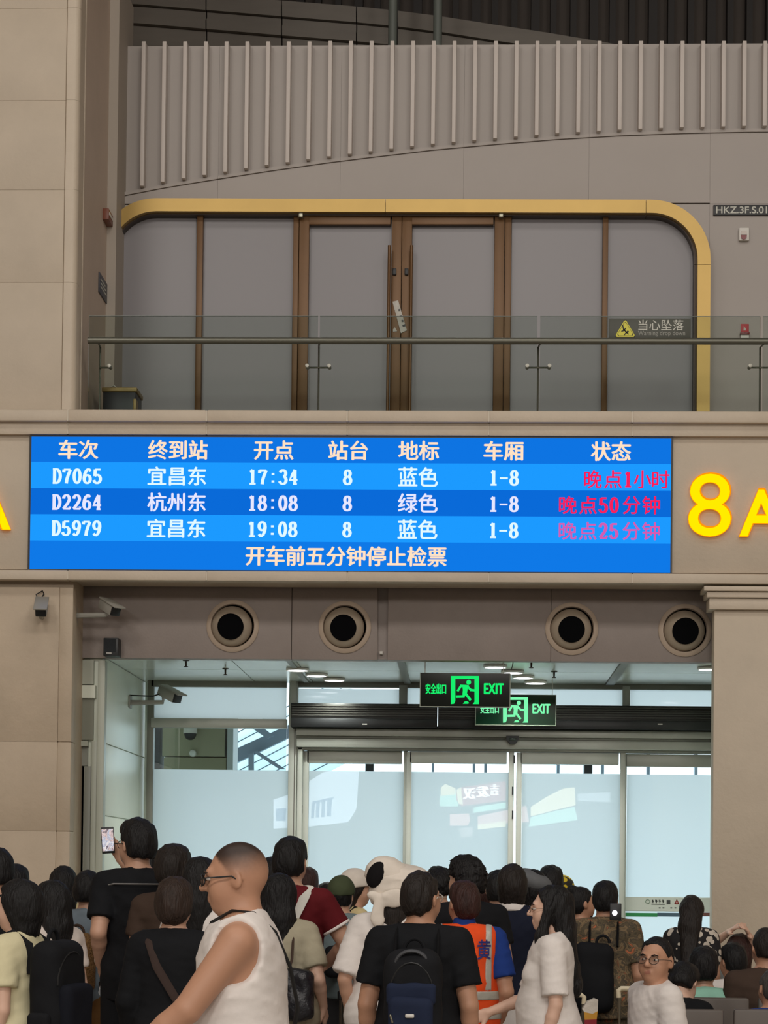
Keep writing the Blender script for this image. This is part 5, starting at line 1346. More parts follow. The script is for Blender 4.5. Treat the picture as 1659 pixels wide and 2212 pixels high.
def backpack(G, label, m, m2=None, c=(0, -.235, 1.13), hw=.15, hd=.085, hh=.235, strap=BLK, h=.012, pockets=True, straps=True, name='backpack'):
    up = G.up; b = carried(G, name, label, 'backpack')
    body = acc(G, 'pack_body', [rbox(c, (hw, hd, hh), .075, fr=up, k=.02), ell((c[0], c[1] - hd * .5, c[2] - hh * .3), (hw * .92, hd * .9, hh * .6), fr=up, k=.04)], m, h, wob(.003, 40, 3), parent=b)
    if pockets:
        pk = acc(G, 'front_pocket', [rbox((c[0], c[1] - hd - .015, c[2] - hh * .28), (hw * .78, .04, hh * .55), .035, fr=up)], m2 or m, h, wob(.002, 40, 4), parent=b)
        for sd in (-1, 1):
            acc(G, 'side_pocket', [rbox((c[0] + sd * hw, c[1], c[2] - hh * .55), (.03, hd * .7, hh * .35), .025, fr=up)], m, h, parent=b)
        z0 = c[2] + hh * .42
        MB().tube([up.p((c[0] + (hw - .03) * math.cos(t), c[1] - hd - .004 + .012 * abs(math.cos(t)), c[2] + hh * .25 + hh * .55 * math.sin(t))) * G.s for t in [i * math.pi / 12 for i in range(13)]], .004, 6).build('zip', BLACK, b, True, local=True)
    if straps:
        for sd in (-1, 1):
            x = sd * .095
            straptube(G, 'shoulder_strap', [up.p(p) for p in ((x, c[1] + hd, 1.27), (x, -.115, 1.40), (x * .98, -.03, 1.452), (x, .06, 1.415), (x * 1.1, .125, 1.28), (x * 1.35, .10, 1.10), (x * 1.6, -.02, 1.0), (x * 1.4, -.13, .98))], .024, strap, b, .3)
        MB().tube([up.p((.045 * math.cos(t), c[1] + hd * .4 - .01, c[2] + hh - .005 + .05 * math.sin(t))) * G.s for t in [i * math.pi / 8 for i in range(9)]], .009, 8).build('grab_handle', strap, b, True, local=True)
    return b
def cross_strap(G, label, m, side=1, r=.02, e=.142, name='shoulder_bag', bag=None, bagm=None, wide=.3):
    """strap from one shoulder diagonally across the back to the other hip, and its bag"""
    up = G.up; b = carried(G, name, label, 'bag')
    pts = [(side * .10, .10, 1.33), (side * .10, .03, 1.432), (side * .105, -.04, 1.458), (side * .10, -.105, 1.40), (side * .05, -e, 1.28), (-side * .04, -e - .006, 1.14), (-side * .12, -e * .95, 1.02), (-side * .19, -.06, .93), (-side * .205, .0, .90)]
    straptube(G, 'strap', [up.p(p) for p in pts], r, m, b, wide)
    c = bag or (-side * .25, .0, .80)
    acc(G, 'bag_body', [rbox(c, (.06, .13, .11), .04, fr=up)], bagm or m, .014, parent=b)
    return b

# ------------------------------------------------------------------ the crowd, from the left
g = person('person in dark clothes with a white earbud at the left edge', -8, 1829, 11.2, face=25, hair='short', smat=BLK, hy=20)
acc(g, 'earbud', [ell((.088, .0, -.012), (.007, .01, .012), fr=g.HF, k=.004), cap((.09, .004, -.016), (.09, .012, -.038), .004, fr=g.HF, k=.004)], WHITEP, .004)
person('dark haired person mostly hidden behind the person with the earbud', 34, 1866, 12.3, hair='short', smat=GREY)
g = person('person with black bobbed hair in a cream tee carrying a black backpack', 40, 1898, 9.0, face=72, sex='f', h=.0105, hair='bob', hairkw=dict(len=.10), smat=CREAMC, pmat=CREAMC, hem=.78, sleeve=.62, loose=1.5, skin=2, seed=2)
backpack(g, 'large black backpack on the person in the cream tee', BLK, cloth('black_blue', (24, 26, 34)), c=(0, -.215, 1.15), hw=.16, hd=.085, hh=.28)
g = person('person with long black hair and pale top behind the black backpack', 110, 1899, 10.4, face=48, sex='f', hair='long', hairkw=dict(len=.30), smat=PALE, skin=2, seed=3)
g = person('person with very long black hair beside the left pillar', 138, 1869, 13.4, face=8, sex='f', hair='long', hairkw=dict(len=.46, taper=.8), smat=YCREAM, pmat=TAN, seed=4)
g = person('short haired person in a grey blue shirt wearing a brown furry backpack', 190, 1880, 12.55, face=-8, hair='short', smat=GREYB, pmat=TAN, sex='f', seed=5)
backpack(g, 'brown furry backpack worn over the grey blue shirt', mat('brown_fur', lin(128, 94, 54), .95, var=.3, vscale=40, bump=1.0, bscale=90), c=(0, -.22, 1.12), hw=.13, hd=.08, hh=.2, pockets=False, strap=BROWN)
# tall man filming with a phone
tmu = unitpx(300, 1768, 11.6, 4)
g = person('tall person in a black tee with a pale shoulder stripe holding up a phone', 300, 1768, 11.6, face=4, h=.0088, hy=34, hair='short', hairkw=dict(t=.018), smat=BLK, pmat=BLK, skin=0, hem=.80, loose=1.0, sleeve=.70, girth=.90,
           arms=dict(L=((-.185, -.10, 1.14), (-.188, .06, .975)), R=((.10, .26, 1.27), tmu(262, 1856, .36)), handR=dict(n=V3(-.55, -.85, .0), d=V3(-.5, -.05, .86), side=1, curl=.35, thumb=.9), handL=dict(n=V3(.9, .3, .2), side=-1, curl=.85)), seed=6)
glasses(g, BLACK)
straptube(g, 'back_stripe', [g.up.p(p) for p in ((-.165, -.055, 1.352), (-.135, -.092, 1.378), (-.11, -.109, 1.384), (-.05, -.126, 1.384), (.04, -.128, 1.384), (.11, -.111, 1.384), (.15, -.08, 1.37))], .0095, cloth('stripe_grey', (150, 148, 146)), g.o, .45)
acc(g, 'watch', [cap(g.A['L'][2] * 1.0 + V3(0, 0, .02), g.A['L'][2] + V3(0, -.005, .045), .033, .034, k=.01)], mat('watch_white', lin(225, 222, 214), .35), .007)
acc(g, 'face_mask', [ell((0, .06, -.055), (.056, .062, .05), fr=g.HF, k=.01)], cloth('mask_pale', (196, 184, 178)), .008, clips=[(lambda n: (n, n @ g.HF.o - .04))(g.HF.d((0, -1, 0)))])
ph = empty('phone', P(233, 1815, 11.9), 'black phone held up high with a bright picture on its screen', 'phone')
Mp = Matrix.Rotation(math.radians(4), 3, 'Z') @ Matrix.Rotation(math.radians(-4), 3, 'Y')
def prot(mb): mb.v = [tuple(Mp @ Vector(v)) for v in mb.v]; return mb
prot(MB().box(-.037, .037, -.0045, .0045, -.076, .076, .0042)).build('case', BLACK, ph, True, local=True)
SCRM = pattern('phone_picture', [(.3, (60, 56, 78)), (.45, (214, 196, 196)), (.52, (150, 164, 190)), (.6, (236, 232, 236)), (.7, (90, 80, 96))], 22)
_b = SCRM.node_tree.nodes['Principled BSDF']; SCRM.node_tree.links.new([n for n in SCRM.node_tree.nodes if n.type == 'VALTORGB'][0].outputs[0], _b.inputs['Emission Color']); _b.inputs['Emission Strength'].default_value = .55
prot(MB().box(-.033, .033, -.0052, -.0044, -.062, .064)).build('screen', SCRM, ph, local=True)
bt = empty('water_bottle', (g.o.matrix_basis @ Vector(tuple((g.A['L'][2] + V3(.02, .06, -.115)) * g.s))), 'small clear plastic bottle in the hanging hand of the tall person', 'bottle')
bot = MB().lathe([(.004, -.07), (.03, -.068), (.032, -.03), (.03, .0), (.032, .03), (.029, .055), (.014, .075), (.0135, .088)], (0, 0, 0), 'Y', 18)
bot.v = [tuple(Matrix.Rotation(.5, 3, 'X') @ Vector(v)) for v in bot.v]; bot.build('bottle_body', mat('clear_plastic', lin(200, 205, 210), .1, spec=.8), bt, True, local=True)
cpb = MB().lathe([(.015, .086), (.016, .088), (.016, .104), (.012, .106)], (0, 0, 0), 'Y', 16); cpb.v = [tuple(Matrix.Rotation(.5, 3, 'X') @ Vector(v)) for v in cpb.v]; cpb.build('bottle_cap', WHITEP, bt, True, local=True)
person('dark haired person in a brown top right behind the tall person', 322, 1832, 13.2, hair='short', smat=BROWN, seed=7)
person('round headed dark haired person in a brown shirt beside the tall person', 376, 1824, 11.2, face=-12, girth=.9, hair='short', hairkw=dict(t=.022, nape=.08), hcol=HD, smat=BROWN, seed=8)
person('person with straight long dark hair and a white shirt left of the tank top', 438, 1848, 10.35, face=-18, sex='f', hair='long', hairkw=dict(len=.34), smat=WHITC, seed=9)
g = person('person with shaggy brown hair in a black tee with a brown cross strap', 378, 1898, 9.5, face=-6, h=.0105, shirt='long', hair='shag', hcol=HBR, hairkw=dict(nape=.10, t=.024), smat=BLK, loose=1.4, seed=10, hem=.80)
cross_strap(g, 'brown leather crossbody bag strap over the black tee', cloth('brown_strap', (62, 50, 46)), -1, .02)
# the man in the tank top, close by
g = person('shaven headed person in a white tank top and dark glasses walking left', 534, 1809, 6.9, face=90, h=.0078, hy=-3, hp=2, hair='none', hcol=HBZ, shirt='tank', smat=WHITC, pmat=cloth('grey_shorts', (80, 80, 84)), skin=1, girth=1.2, lean=.05,
           arms=dict(L=((-.235, .15, 1.165), (-.20, .37, 1.00))), facial=True, neckc=1.455, hairkw=dict(nape=.03, t=.0022), seed=11, hem=.80, loose=1.3)
buzz_skin(g, 'skin_with_shaved_scalp', lin(188, 141, 114), lin(52, 38, 32))
glasses(g, BLACK, glassmat('spectacle_lens', (.7, .72, .74), .1), wire=.0028)
up = g.up; cb_ = carried(g, 'shoulder_bag', 'thin black bag strap over the white tank top', 'bag')
straptube(g, 'strap', [up.p(p) for p in ((.06, .14, 1.34), (-.02, .085, 1.44), (-.075, .01, 1.475), (-.085, -.06, 1.465), (-.06, -.125, 1.40), (0.0, -.165, 1.28), (.07, -.18, 1.14), (.15, -.14, 1.0), (.2, -.05, .93))], .009, BLACK, cb_, .4)
acc(g, 'bag_body', [rbox((.26, -.02, .84), (.05, .12, .10), .035, fr=up)], BLK, .014, parent=cb_)
# middle of the crowd
person('dark haired person half hidden behind the head of the person in the tank top', 592, 1850, 13.0, hair='short', smat=GREY, seed=12)
g = person('person in a maroon polo with a white bag strap and one hand on the hip', 628, 1808, 11.3, face=-10, h=.011, hair='short', hairkw=dict(t=.018, nape=.068), smat=MARO, girth=1.05, sleeve=.6,
           arms=dict(R=((.30, .02, 1.165), (.17, .13, 1.06))), seed=13)
for nm in 'R':
    S_, E_, W_ = g.A[nm]; ax = (E_ - S_) / np.linalg.norm(E_ - S_); cc_ = S_ + (E_ - S_) * .6
    e1 = np.cross(ax, V3(0, 1, 0)); e1 = e1 / np.linalg.norm(e1); e2 = np.cross(ax, e1)
    MB().tube([(cc_ - ax * .004 + (e1 * math.cos(t) + e2 * math.sin(t)) * .071) * g.s for t in [i * math.pi / 12 for i in range(24)]], .009, 8, True).build('white_cuff', WHITC, g.o, True, local=True)
cross_strap(g, 'broad white bag strap over the maroon polo', cloth('strap_white', (206, 204, 196)), 1, .034)
person('dark haired person just right of the person in the maroon polo', 664, 1873, 14.6, hair='short', hcol=HR, smat=MARO, seed=14)
g = person('person with straight long black hair in a khaki tee behind the tank top', 606, 1885, 10.72, face=-8, sex='f', h=.0105, hair='long', hairkw=dict(len=.42, w=.092, taper=.86), smat=KHAKI, loose=1.5, sleeve=.72, skin=2, hem=.78, seed=15, girth=1.1,
           arms=dict(R=((.235, -.06, 1.13), (.24, .05, .98))))
b_ = carried(g, 'shoulder_bag', 'soft black bag hanging at the back of the khaki tee', 'bag')
acc(g, 'bag_body', [rbox((.13, -.20, 1.06), (.11, .055, .14), .05, fr=g.up), ell((.14, -.215, .99), (.10, .06, .08), fr=g.up)], mat('glossy_black_leather', lin(30, 30, 36), .35, bump=.6, bscale=20), .012, wob(.004, 60, 5), parent=b_)
straptube(g, 'strap', [g.up.p(p) for p in ((.1, -.19, 1.19), (.105, -.15, 1.25), (.10, -.10, 1.40), (.10, -.03, 1.455), (.10, .08, 1.38))], .007, BROWN, b_, .5)
person('person with short black hair left of the olive cap', 708, 1905, 14.9, hair='short', smat=GREYB, seed=16)
g = person('person in an olive cap and a washed denim shirt', 738, 1896, 13.6, face=-5, hair='crop', smat=DENIM, seed=17)
cross_strap(g, 'black box bag slung on the back of the washed denim shirt', BLK, 1, .008, bag=(-.01, -.21, 1.13))
def capp(G, m, front=True, t=.02, dome=1.0, name='cap', brim=.07, bz=.055):
    HF = G.HF
    pr = [ell((0, -.012, .045), (.079 + t, .1 + t, .09 * dome + t), fr=HF, k=.02)]
    nn = HF.d((0, .12, -1)); nn = nn / np.linalg.norm(nn)
    pk = [ell((0, .105, bz), (.07, brim, .009), fr=HF, k=.012)] if front else []
    return acc(G, name, pr, m, .009, wob(.0015, 60, 2), clips=[(nn, nn @ HF.o - .02)], late=pk)
capp(g, OLIVE)
g = person('person in a crumpled white cap and a cream top with a black strap', 770, 1882, 14.3, face=-70, sex='f', hair='long', hairkw=dict(len=.16), hcol=HD, smat=YCREAM, seed=18)
capp(g, HEADW, t=.024, bz=.03)
cross_strap(g, 'black strap over the cream top under the white cap', BLK, 1, .022)
# the big white bonnet
g = person('person in a white tee wearing a big white bow hat', 846, 1866, 10.4, face=6, sex='f', h=.011, hair='long', hairkw=dict(len=.20, w=.07), hcol=HD, smat=WHITC, pmat=WHITC, hem=.70, loose=2.2, sleeve=.9, girth=1.05, seed=19,
           arms=dict(L=((-.24, -.06, 1.12), (-.20, .05, .92))))
HF = g.HF
ht = empty('sun_hat', g.o.matrix_basis @ Vector(tuple(HF.p((0, 0, 0)) * g.s)), 'big floppy white hat with a black oval opening and a bow', 'hat')
def hatp(name, pr, m, par, **k):
    v, q = solid(pr, .009, **k); off = HF.p((0, 0, 0)); o_ = npmesh(name, v - off, q, [m], par, g.s); return o_
ht.rotation_euler = g.o.rotation_euler
hatp('brim', [ell((.03, .0, .035), (.15, .15, .085), fr=HF, k=.03, M=ry(.12)), ell((.09, .02, .075), (.12, .12, .05), fr=HF, k=.04, M=ry(.10)), ell((-.01, -.05, -.03), (.105, .085, .075), fr=HF, k=.05)], HEADW, ht, noise=fold(.006, 8))
hatp('crown', [ell((0, -.01, .06), (.105, .12, .09), fr=HF, k=.02), ell((-.055, -.03, .095), (.085, .085, .075), fr=HF, k=.05, M=ry(-.5))], HEADW, ht, noise=fold(.004, 9))
hatp('black_opening', [ell((-.085, -.098, .078), (.05, .03, .072), fr=HF, k=.01, M=ry(.42) @ rz(-.45))], cloth('hat_black', (20, 18, 20)), ht)
hatp('bow', [ell((-.085, -.13, -.035), (.05, .018, .026), fr=HF, k=.01, M=ry(.3)), ell((.0, -.14, -.04), (.075, .02, .05), fr=HF, k=.01, M=ry(-.2)), ell((-.045, -.145, -.03), (.018, .02, .02), fr=HF, k=.01), cap((-.07, -.14, -.05), (-.075, -.145, -.15), .03, .036, S=(1, 2.6, 1), fr=HF, k=.01)], HEADW, ht, noise=wob(.003, 70, 4))
# man with the dark backpack
g = person('broad person in a black tee with cropped hair and pale glasses', 908, 1877, 9.0, face=-4, h=.0095, hy=-24, hair='crop', hcol=HD, hairkw=dict(t=.009, nape=.078), smat=BLK, pmat=BLK, girth=1.03, loose=1.3, sleeve=.68, seed=20, hem=.80, skin=1)
glasses(g, mat('pale_frame', lin(200, 196, 186), .3))
bp = backpack(g, 'dark navy backpack with an arched handle on the person in the black tee', cloth('pack_black', (30, 31, 34)), cloth('pack_navy', (36, 44, 66)), c=(0, -.27, 1.08), hw=.128, hd=.10, hh=.28, h=.0095)
up = g.up
MB().tube([up.p((0 + .075 * math.cos(t), -.345 - .012 * math.sin(t), 1.285 + .07 * math.sin(t))) * g.s for t in [i * math.pi / 14 for i in range(15)]], .013, 10, flat=.6).build('carry_handle', mat('grey_handle', lin(66, 68, 72), .6), bp, True, local=True)
acc(g, 'upper_flap', [rbox((0, -.365, 1.165), (.108, .022, .05), .02, fr=up)], cloth('pack_navy', (36, 44, 66)), .009, wob(.002, 60, 2), parent=bp)
acc(g, 'white_tag', [rbox((0.0, -.43, 1.075), (.02, .006, .009), .004, fr=up)], WHITEP, .004, parent=bp)
acc(g, 'zip_pull', [cap((-.085, -.42, 1.075), (-.075, -.42, 1.045), .006, fr=up, k=.004)], STEEL, .004, parent=bp)
acc(g, 'label_strip', [rbox((.045, -.418, .965), (.008, .006, .055), .004, fr=up)], WHITEP, .004, parent=bp)
# orange vest
g = person('person in an orange reflective vest over a blue polo', 1004, 1901, 10.85, face=0, h=.0105, hy=22, hair='short', hcol=HR, hairkw=dict(t=.012, nape=.085), smat=BLUEP, pmat=NAVY, girth=1.02, loose=1.2, sleeve=.72, seed=21, skin=1,
           arms=dict(R=((.24, -.06, 1.09), (.21, .06, .93))))
up = g.up
def vest_torso(e): return [cap((0, -.004, 1.28), (0, .002, .90), .168 * 1.12 + e, .168 * 1.12 + e, S=(1, 1.36, 1), fr=up, k=.06), cap((-.12, -.016, 1.375), (.12, -.016, 1.375), .074 + e * .7, fr=up, k=.06)]
arms_sub = [ell(g.A[n_][0] + V3(sd * .055, 0, -.03), (.07, .11, .13), k=.015) for n_, sd in (('L', -1), ('R', 1))]
nk = (V3(0, .2, 1) / np.linalg.norm(V3(0, .2, 1)), 1.43)
acc(g, 'safety_vest', vest_torso(.022), ORANGE, .008, wob(.003, 40, 3), clips=[nk, ((0, 0, -1), -.84)], subs=arms_sub)
for z0, z1 in ((1.045, 1.095), (.935, .985)): acc(g, 'reflective_band', vest_torso(.0265), REFL, .0065, clips=[((0, 0, 1), z1), ((0, 0, -1), -z0)])
for sd in (-1, 1): acc(g, 'reflective_brace', vest_torso(.0265), REFL, .0065, clips=[nk, ((0, 0, -1), -1.10), ((sd, 0, 0), .155), ((-sd, 0, 0), -.12)], subs=arms_sub)
acc(g, 'polo_collar', [cap((0, -.03, 1.425), (0, -.018, 1.47), .072, .066, k=.02)], BLUEP, .0105)
tx = text('vest_print', '黄', 1031, 2030, 1061, 2074, 10.67, mat('print_blue', lin(44, 48, 120), .7), g.o, .012, .003)
for v in tx.data.vertices:
    x_ = v.co.x - g.o.location.x; R_ = (.168 * 1.12 + .024) * g.s
    v.co.y = 10.85 - R_ / 1.36 * math.sqrt(max(0.01, 1 - (x_ / R_) ** 2)) - .012
# behind the vest
person('person with thick curly black hair looking left above the orange vest', 1008, 1850, 11.6, face=15, hy=25, hair='curly', smat=BLK, seed=22)
person('curly haired person peeping out right of the white bow hat', 948, 1872, 14.2, hair='curly', hairkw=dict(t=.018), smat=BLK, seed=23)
person('person with short black hair in a grey jacket right of the orange vest', 1078, 1879, 13.5, face=-10, hair='short', hairkw=dict(nape=.075), smat=GREY, shirt='long', seed=24)
person('person with reddish brown hair behind the curly head', 1046, 1885, 14.85, hair='bob', sex='f', hcol=HR, smat=BROWN, seed=25)
g = person('person with dark bobbed hair in a navy top with a white collar', 1107, 1866, 12.4, face=-4, h=.011, sex='f', hair='bob', hairkw=dict(len=.075), hcol=HD, smat=NAVY, pmat=LTG, loose=1.3, seed=26, girth=1.08, sleeve=.7)
MB().tube([V3(.074 * math.cos(t), -.014 + .074 * math.sin(t), 1.435 - .022 * math.sin(t)) * g.s for t in [i * math.pi / 10 for i in range(20)]], .021, 8, True, 1.5).build('white_collar', WHITC, g.o, True, local=True)
for nm in 'LR':
    S_, E_, W_ = g.A[nm]; sd = -1 if nm == 'L' else 1
    acc(g, 'white_piping', [cap(g.up.p((sd * .06, -.045, 1.462)), S_ + V3(sd * .0, -.03, .062), .008, k=.01), cap(S_ + V3(0, -.03, .062), S_ + (E_ - S_) * .6 + V3(sd * .065, -.03, .01), .008, k=.01)], WHITC, .006)
b_ = carried(g, 'tote_bag', 'white bag on a long cream strap over the navy top', 'bag')
straptube(g, 'strap', [g.up.p(p) for p in ((-.035, .03, 1.46), (-.04, -.06, 1.45), (-.045, -.155, 1.36), (-.03, -.17, 1.15), (.0, -.18, 1.0), (.01, -.19, .9))], .014, CREAMC, b_, .3)
acc(g, 'bag_body', [rbox((.04, -.215, .80), (.11, .035, .13), .03, fr=g.up)], WHITC, .013, parent=b_)
g = person('person in a soft grey wool beret', 1151, 1878, 13.6, face=20, sex='f', hair='bob', hairkw=dict(len=.09), hcol=HB, smat=GREY, seed=27)
acc(g, 'beret', [ell((-.01, -.02, .07), (.115, .125, .06), fr=g.HF, k=.03, M=ry(.32) @ rx(.25)), ell((.02, -.04, .03), (.1, .1, .06), fr=g.HF, k=.04, M=ry(.2)), ell((-.075, .06, .05), (.05, .05, .016), fr=g.HF, k=.03)], WOOL, .009, wob(.002, 60, 6))
person('person with plain short black hair behind the grey beret', 1190, 1869, 14.3, hair='short', hairkw=dict(t=.016), smat=BLK, seed=28)
g = person('person in a yellow and black helmet far back in the crowd', 1213, 1892, 15.0, hair='crop', smat=BLK, seed=29)
acc(g, 'helmet', [ell((0, -.005, .05), (.1, .12, .095), fr=g.HF, k=.02)], pattern('yellow_black_helmet', [(.0, (206, 180, 40)), (.55, (40, 36, 24))], 18, 'vor'), .009, clips=[(lambda n: (n, n @ g.HF.o - .0))(g.HF.d((0, 0, -1)))])
# woman walking left, close by
g = person('person with long black hair and thin glasses in a white tee walking left', 1190, 1910, 10.1, face=88, h=.0082, sex='f', hair='long', hairkw=dict(len=.40, w=.082, front=-1, taper=.8, dy=.05), smat=WHITC, pmat=cloth('pale_grey_trousers', (170, 166, 160)), facial=True, skin=2, hem=.78, loose=1.5, sleeve=.84, girth=1.08, seed=30,
           arms=dict(L=((-.215, -.03, 1.09), (-.215, .03, .87)), R=((.2, .12, 1.10), (.16, .33, 1.02))))
glasses(g, mat('thin_gold_frame', lin(120, 100, 80), .3, .6), wire=.0014)
# right of the doors
g = person('person with a high hair bun in dark patterned clothes', 1257, 1913, 13.9, face=-62, sex='f', hair='bun', hairkw=dict(bun=(0, -.085, .10)), smat=CAMO, seed=31, skin=1)
g = person('person with short black hair in a floral camouflage tee', 1308, 1903, 13.2, face=-8, h=.0105, hair='short', hairkw=dict(t=.017, nape=.07), smat=CAMO, pmat=CAMO, loose=1.5, sleeve=.72, hem=.78, girth=1.06, seed=32, skin=1,
           arms=dict(R=((.235, -.03, 1.08), (.22, .10, .86))))
backpack(g, 'thin black drawstring backpack on the floral camouflage tee', BLK, c=(-.06, -.2, 1.06), hw=.14, hd=.06, hh=.24, pockets=False)
lp = empty('phone', P(1330, 1968, 13.0), 'dark phone with its white light on beside the floral tee', 'phone')
q = P(1330, 1962, 13.0); bx('case', BLACK, lp, q.x - .036, q.x + .036, 13.0, 13.01, q.z - .075, q.z + .03, .004)
q = P(1328, 1972, 12.99); MB().lathe([(.016, 0), (.014, -.004), (.002, -.006)], tuple(q), 'Y', 16).build('light', emis('phone_light', (1, .95, 1, 1), 6), lp, True)
g = person('person with a long loose ponytail in a black blouse with white print', 1494, 1932, 14.1, face=-14, h=.011, sex='f', hp=12, hair='long', hairkw=dict(len=.42, w=.08, taper=.6, t=.017), hcol=HD, smat=BUTT, hem=.75, sleeve=.7, loose=1.6, seed=33)
# ------------------------------------------------------------------ waiting chairs and seated people
CHM = mat('brown_grey_vinyl', lin(92, 84, 78), .5, var=.04)
def chair(pxl, pxr, Yb, top, lab, seat=True):
    X0, X1 = Xp(pxl, top + 40, Yb), Xp(pxr, top + 40, Yb); zt_ = Zp((pxl + pxr) / 2, top, Yb)
    g = empty('waiting_chair', ((X0 + X1) / 2, Yb, 0), lab, 'chair', 'dark waiting chairs')
    bx('backrest', CHM, g, X0, X1, Yb, Yb + .045, .50, zt_, .016)
    bx('seat', CHM, g, X0, X1, Yb + .05, Yb + .50, .38, .445, .02)
    for sx in (X0 + .03, X1 - .03):
        MB().tube([(sx, Yb + .02, .40), (sx, Yb + .1, .36), (sx, Yb + .42, .36)], .014, 8).build('side_rail', STEEL, g, True)
        for yy in (Yb + .08, Yb + .42): MB().tube([(sx, yy, .36), (sx, yy, .0)], .014, 8).build('leg', STEEL, g, True)
    return g
chair(1376, 1564, 11.5, 2180, 'dark waiting chair right behind the seated person with glasses')
chair(1585, 1780, 11.5, 2181, 'dark waiting chair at the right edge, nearest row')
chair(1432, 1619, 12.6, 2155, 'dark waiting chair of the second row under the mint shirt')
chair(1638, 1830, 12.6, 2157, 'dark waiting chair of the second row at the right edge')
chair(1330, 1520, 10.4, 2228, 'low dark waiting chair carrying the seated person with glasses')
LAP = dict(L=((-.19, .02, 1.13), (-.10, .25, 1.0)), R=((.19, .02, 1.13), (.10, .25, 1.0)))
def sit(label, px, top, Y, **k):
    return person(label, px, top, Y, seated=True, scale=k.pop('scale', 1.0), **k)
g = sit('seated person with round glasses and a white tee looking back over the shoulder', 1412, 2019, 10.8, face=-62 + 180 - 8, h=.008, hy=42, hp=-3, hr=-2, hair='crop', hairkw=dict(t=.007, nape=.055, line=.0), necks=.035, hcol=HB, smat=WHITC, pmat=NAVY, facial=True, skin=1, girth=.96, sleeve=.72, loose=1.2, seed=40)
glasses(g, mat('dark_metal_frame', lin(50, 46, 44), .3, .5), glassmat('spectacle_lens2', (.9, .93, .94), .12), r=.0205, wire=.0017, lw=1.1)
sit('seated person in a black top bending the head down', 1468, 2068, 11.9, face=10, sex='f', hy=-35, hp=38, hair='short', hairkw=dict(t=.018), smat=BLK, skin=2, scale=.92, seed=41)
g = sit('seated person with thick dark hair in a mint shirt', 1521, 2046, 12.98, face=-6, hy=-8, sex='f', arms=LAP, hair='short', hairkw=dict(t=.024, nape=.07), smat=MINT, scale=.98, seed=42)
g = sit('seated person with short black hair in a white tee', 1584, 2036, 13.8, face=14, hy=8, arms=LAP, hair='short', hairkw=dict(t=.012, nape=.07), smat=WHITC, scale=.95, seed=43, skin=1, loose=1.5)
g = sit('seated person with reddish hair resting both hands on the head', 1596, 2016, 14.5, face=0, h=.009, sex='f', hair='bob', hairkw=dict(len=.1), hcol=HR, smat=cloth('grey_stripe', (120, 122, 120)), scale=1.0, seed=44, skin=2,
        arms=dict(L=((-.20, .20, 1.60), (-.07, -.03, 1.725)), R=((.19, .10, 1.50), (.07, -.08, 1.69)), handL=dict(n=V3(.2, .5, -.8), side=-1, curl=.3), handR=dict(n=V3(-.2, .5, -.8), side=1, curl=.3)), )
g = sit('seated person with a cropped head behind the right edge row', 1655, 1999, 12.95, face=8, arms=LAP, hair='crop', hairkw=dict(t=.007, nape=.05), hcol=HD, smat=BROWN, scale=1.05, seed=45, skin=1, girth=1.1)
g = sit('seated person with greying cropped hair and a blue top cut by the right edge', 1668, 2090, 11.9, face=12, arms=LAP, hair='crop', hairkw=dict(t=.005, nape=.06), hcol=HG, smat=BLUEP, scale=.9, seed=46, skin=1)

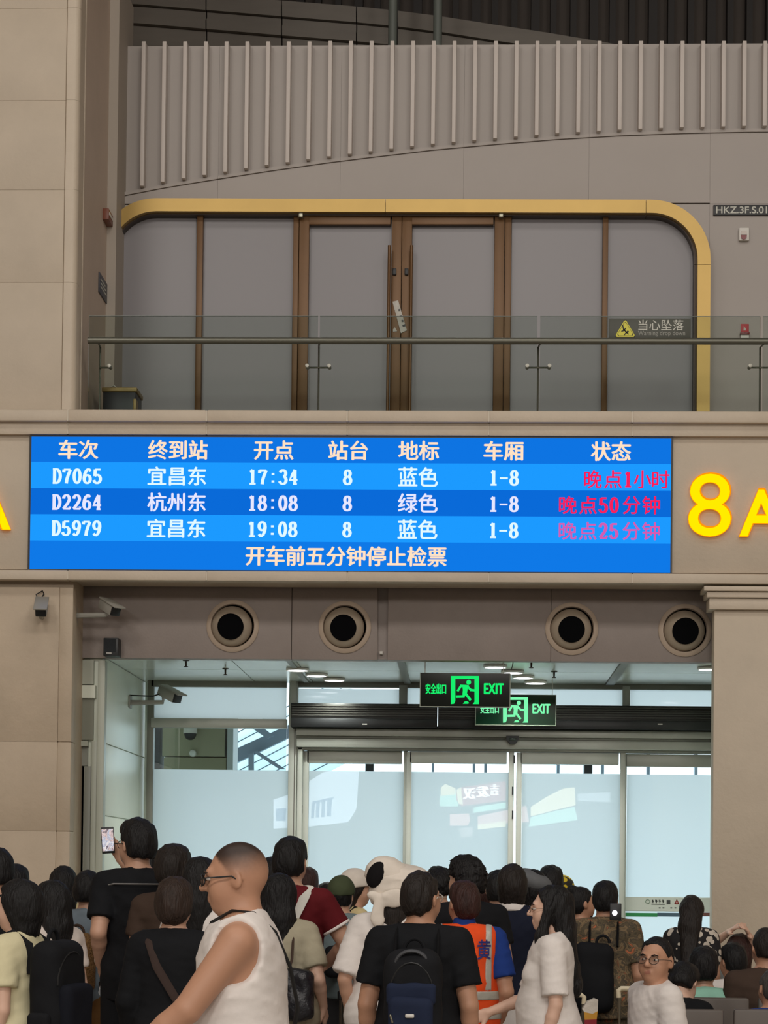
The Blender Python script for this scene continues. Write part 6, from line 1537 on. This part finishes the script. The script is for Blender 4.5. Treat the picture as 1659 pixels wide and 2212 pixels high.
# ------------------------------------------------------------------ luggage
def suitcase(px, ytop, Y, w, lab, m, hm, handle_w=34):
    c = P(px, ytop, Y); g = empty('suitcase', (c.x, Y, 0), lab, 'suitcase')
    hw = handle_w / 2 * Y / F; zt_ = c.z
    bx('shell', m, g, c.x - w / 2, c.x + w / 2, Y + .0, Y + .24, .05, .62, .05)
    for i in range(5):
        xx = c.x - w / 2 + w * (i + .5) / 5; bx('rib', m, g, xx - .02, xx + .02, Y - .008, Y + .01, .1, .57, .006)
    for sx in (-1, 1):
        MB().tube([(c.x + sx * (hw - .01), Y + .12, .6), (c.x + sx * (hw - .01), Y + .12, zt_ - .02)], .008, 8).build('telescopic_rod', STEEL, g, True)
        for yy in (.04, .2): MB().lathe([(.025, -.012), (.027, 0), (.025, .012)], (c.x + sx * w * .38, Y + yy, .027), 'X', 14).build('wheel', BLACK, g, True)
    MB().tube([(c.x - hw + .006, Y + .12, zt_ - .05), (c.x - hw + .004, Y + .12, zt_ - .012), (c.x - hw + .02, Y + .12, zt_), (c.x + hw - .02, Y + .12, zt_), (c.x + hw - .004, Y + .12, zt_ - .012), (c.x + hw - .006, Y + .12, zt_ - .05)], .014, 10).build('grip', hm, g, True)
    return g
CRP = mat('cream_plastic', lin(222, 210, 180), .4)
suitcase(1357, 2138, 11.3, .38, 'cream suitcase with a raised cream handle beside the seated person with glasses', CRP, CRP, 38)
suitcase(1249, 2152, 11.7, .36, 'pale suitcase with its raised handle behind the walking person in the white tee', CRP, CRP, 34)
suitcase(736, 2142, 11.4, .40, 'grey suitcase with two bare steel rods in the gap of the crowd', cloth('suit_grey', (74, 72, 66)), BLACK, 13)
cb2 = empty('snack_bag', P(1277, 2215, 11.5), 'white and golden snack bag with a red foot standing on luggage', 'snack bag')
Y_ = 11.5
for nm, pts, m in (('bag_top', [(1262, 2186), (1258, 2180), (1268, 2164), (1284, 2157), (1292, 2160), (1291, 2184), (1280, 2190)], mat('foil_white', lin(214, 206, 194), .35, bump=.3, bscale=20)),
                   ('golden_print', [(1262, 2186), (1280, 2190), (1291, 2184), (1289, 2202), (1263, 2203)], mat('foil_gold', lin(206, 150, 50), .4)),
                   ('red_foot', [(1263, 2203), (1289, 2202), (1288, 2224), (1263, 2224)], mat('foil_red', lin(150, 30, 44), .4))):
    MB().prism([(P(a, b, Y_).x, P(a, b, Y_).z) for a, b in pts], Y_, Y_ + .07).build(nm, m, cb2)
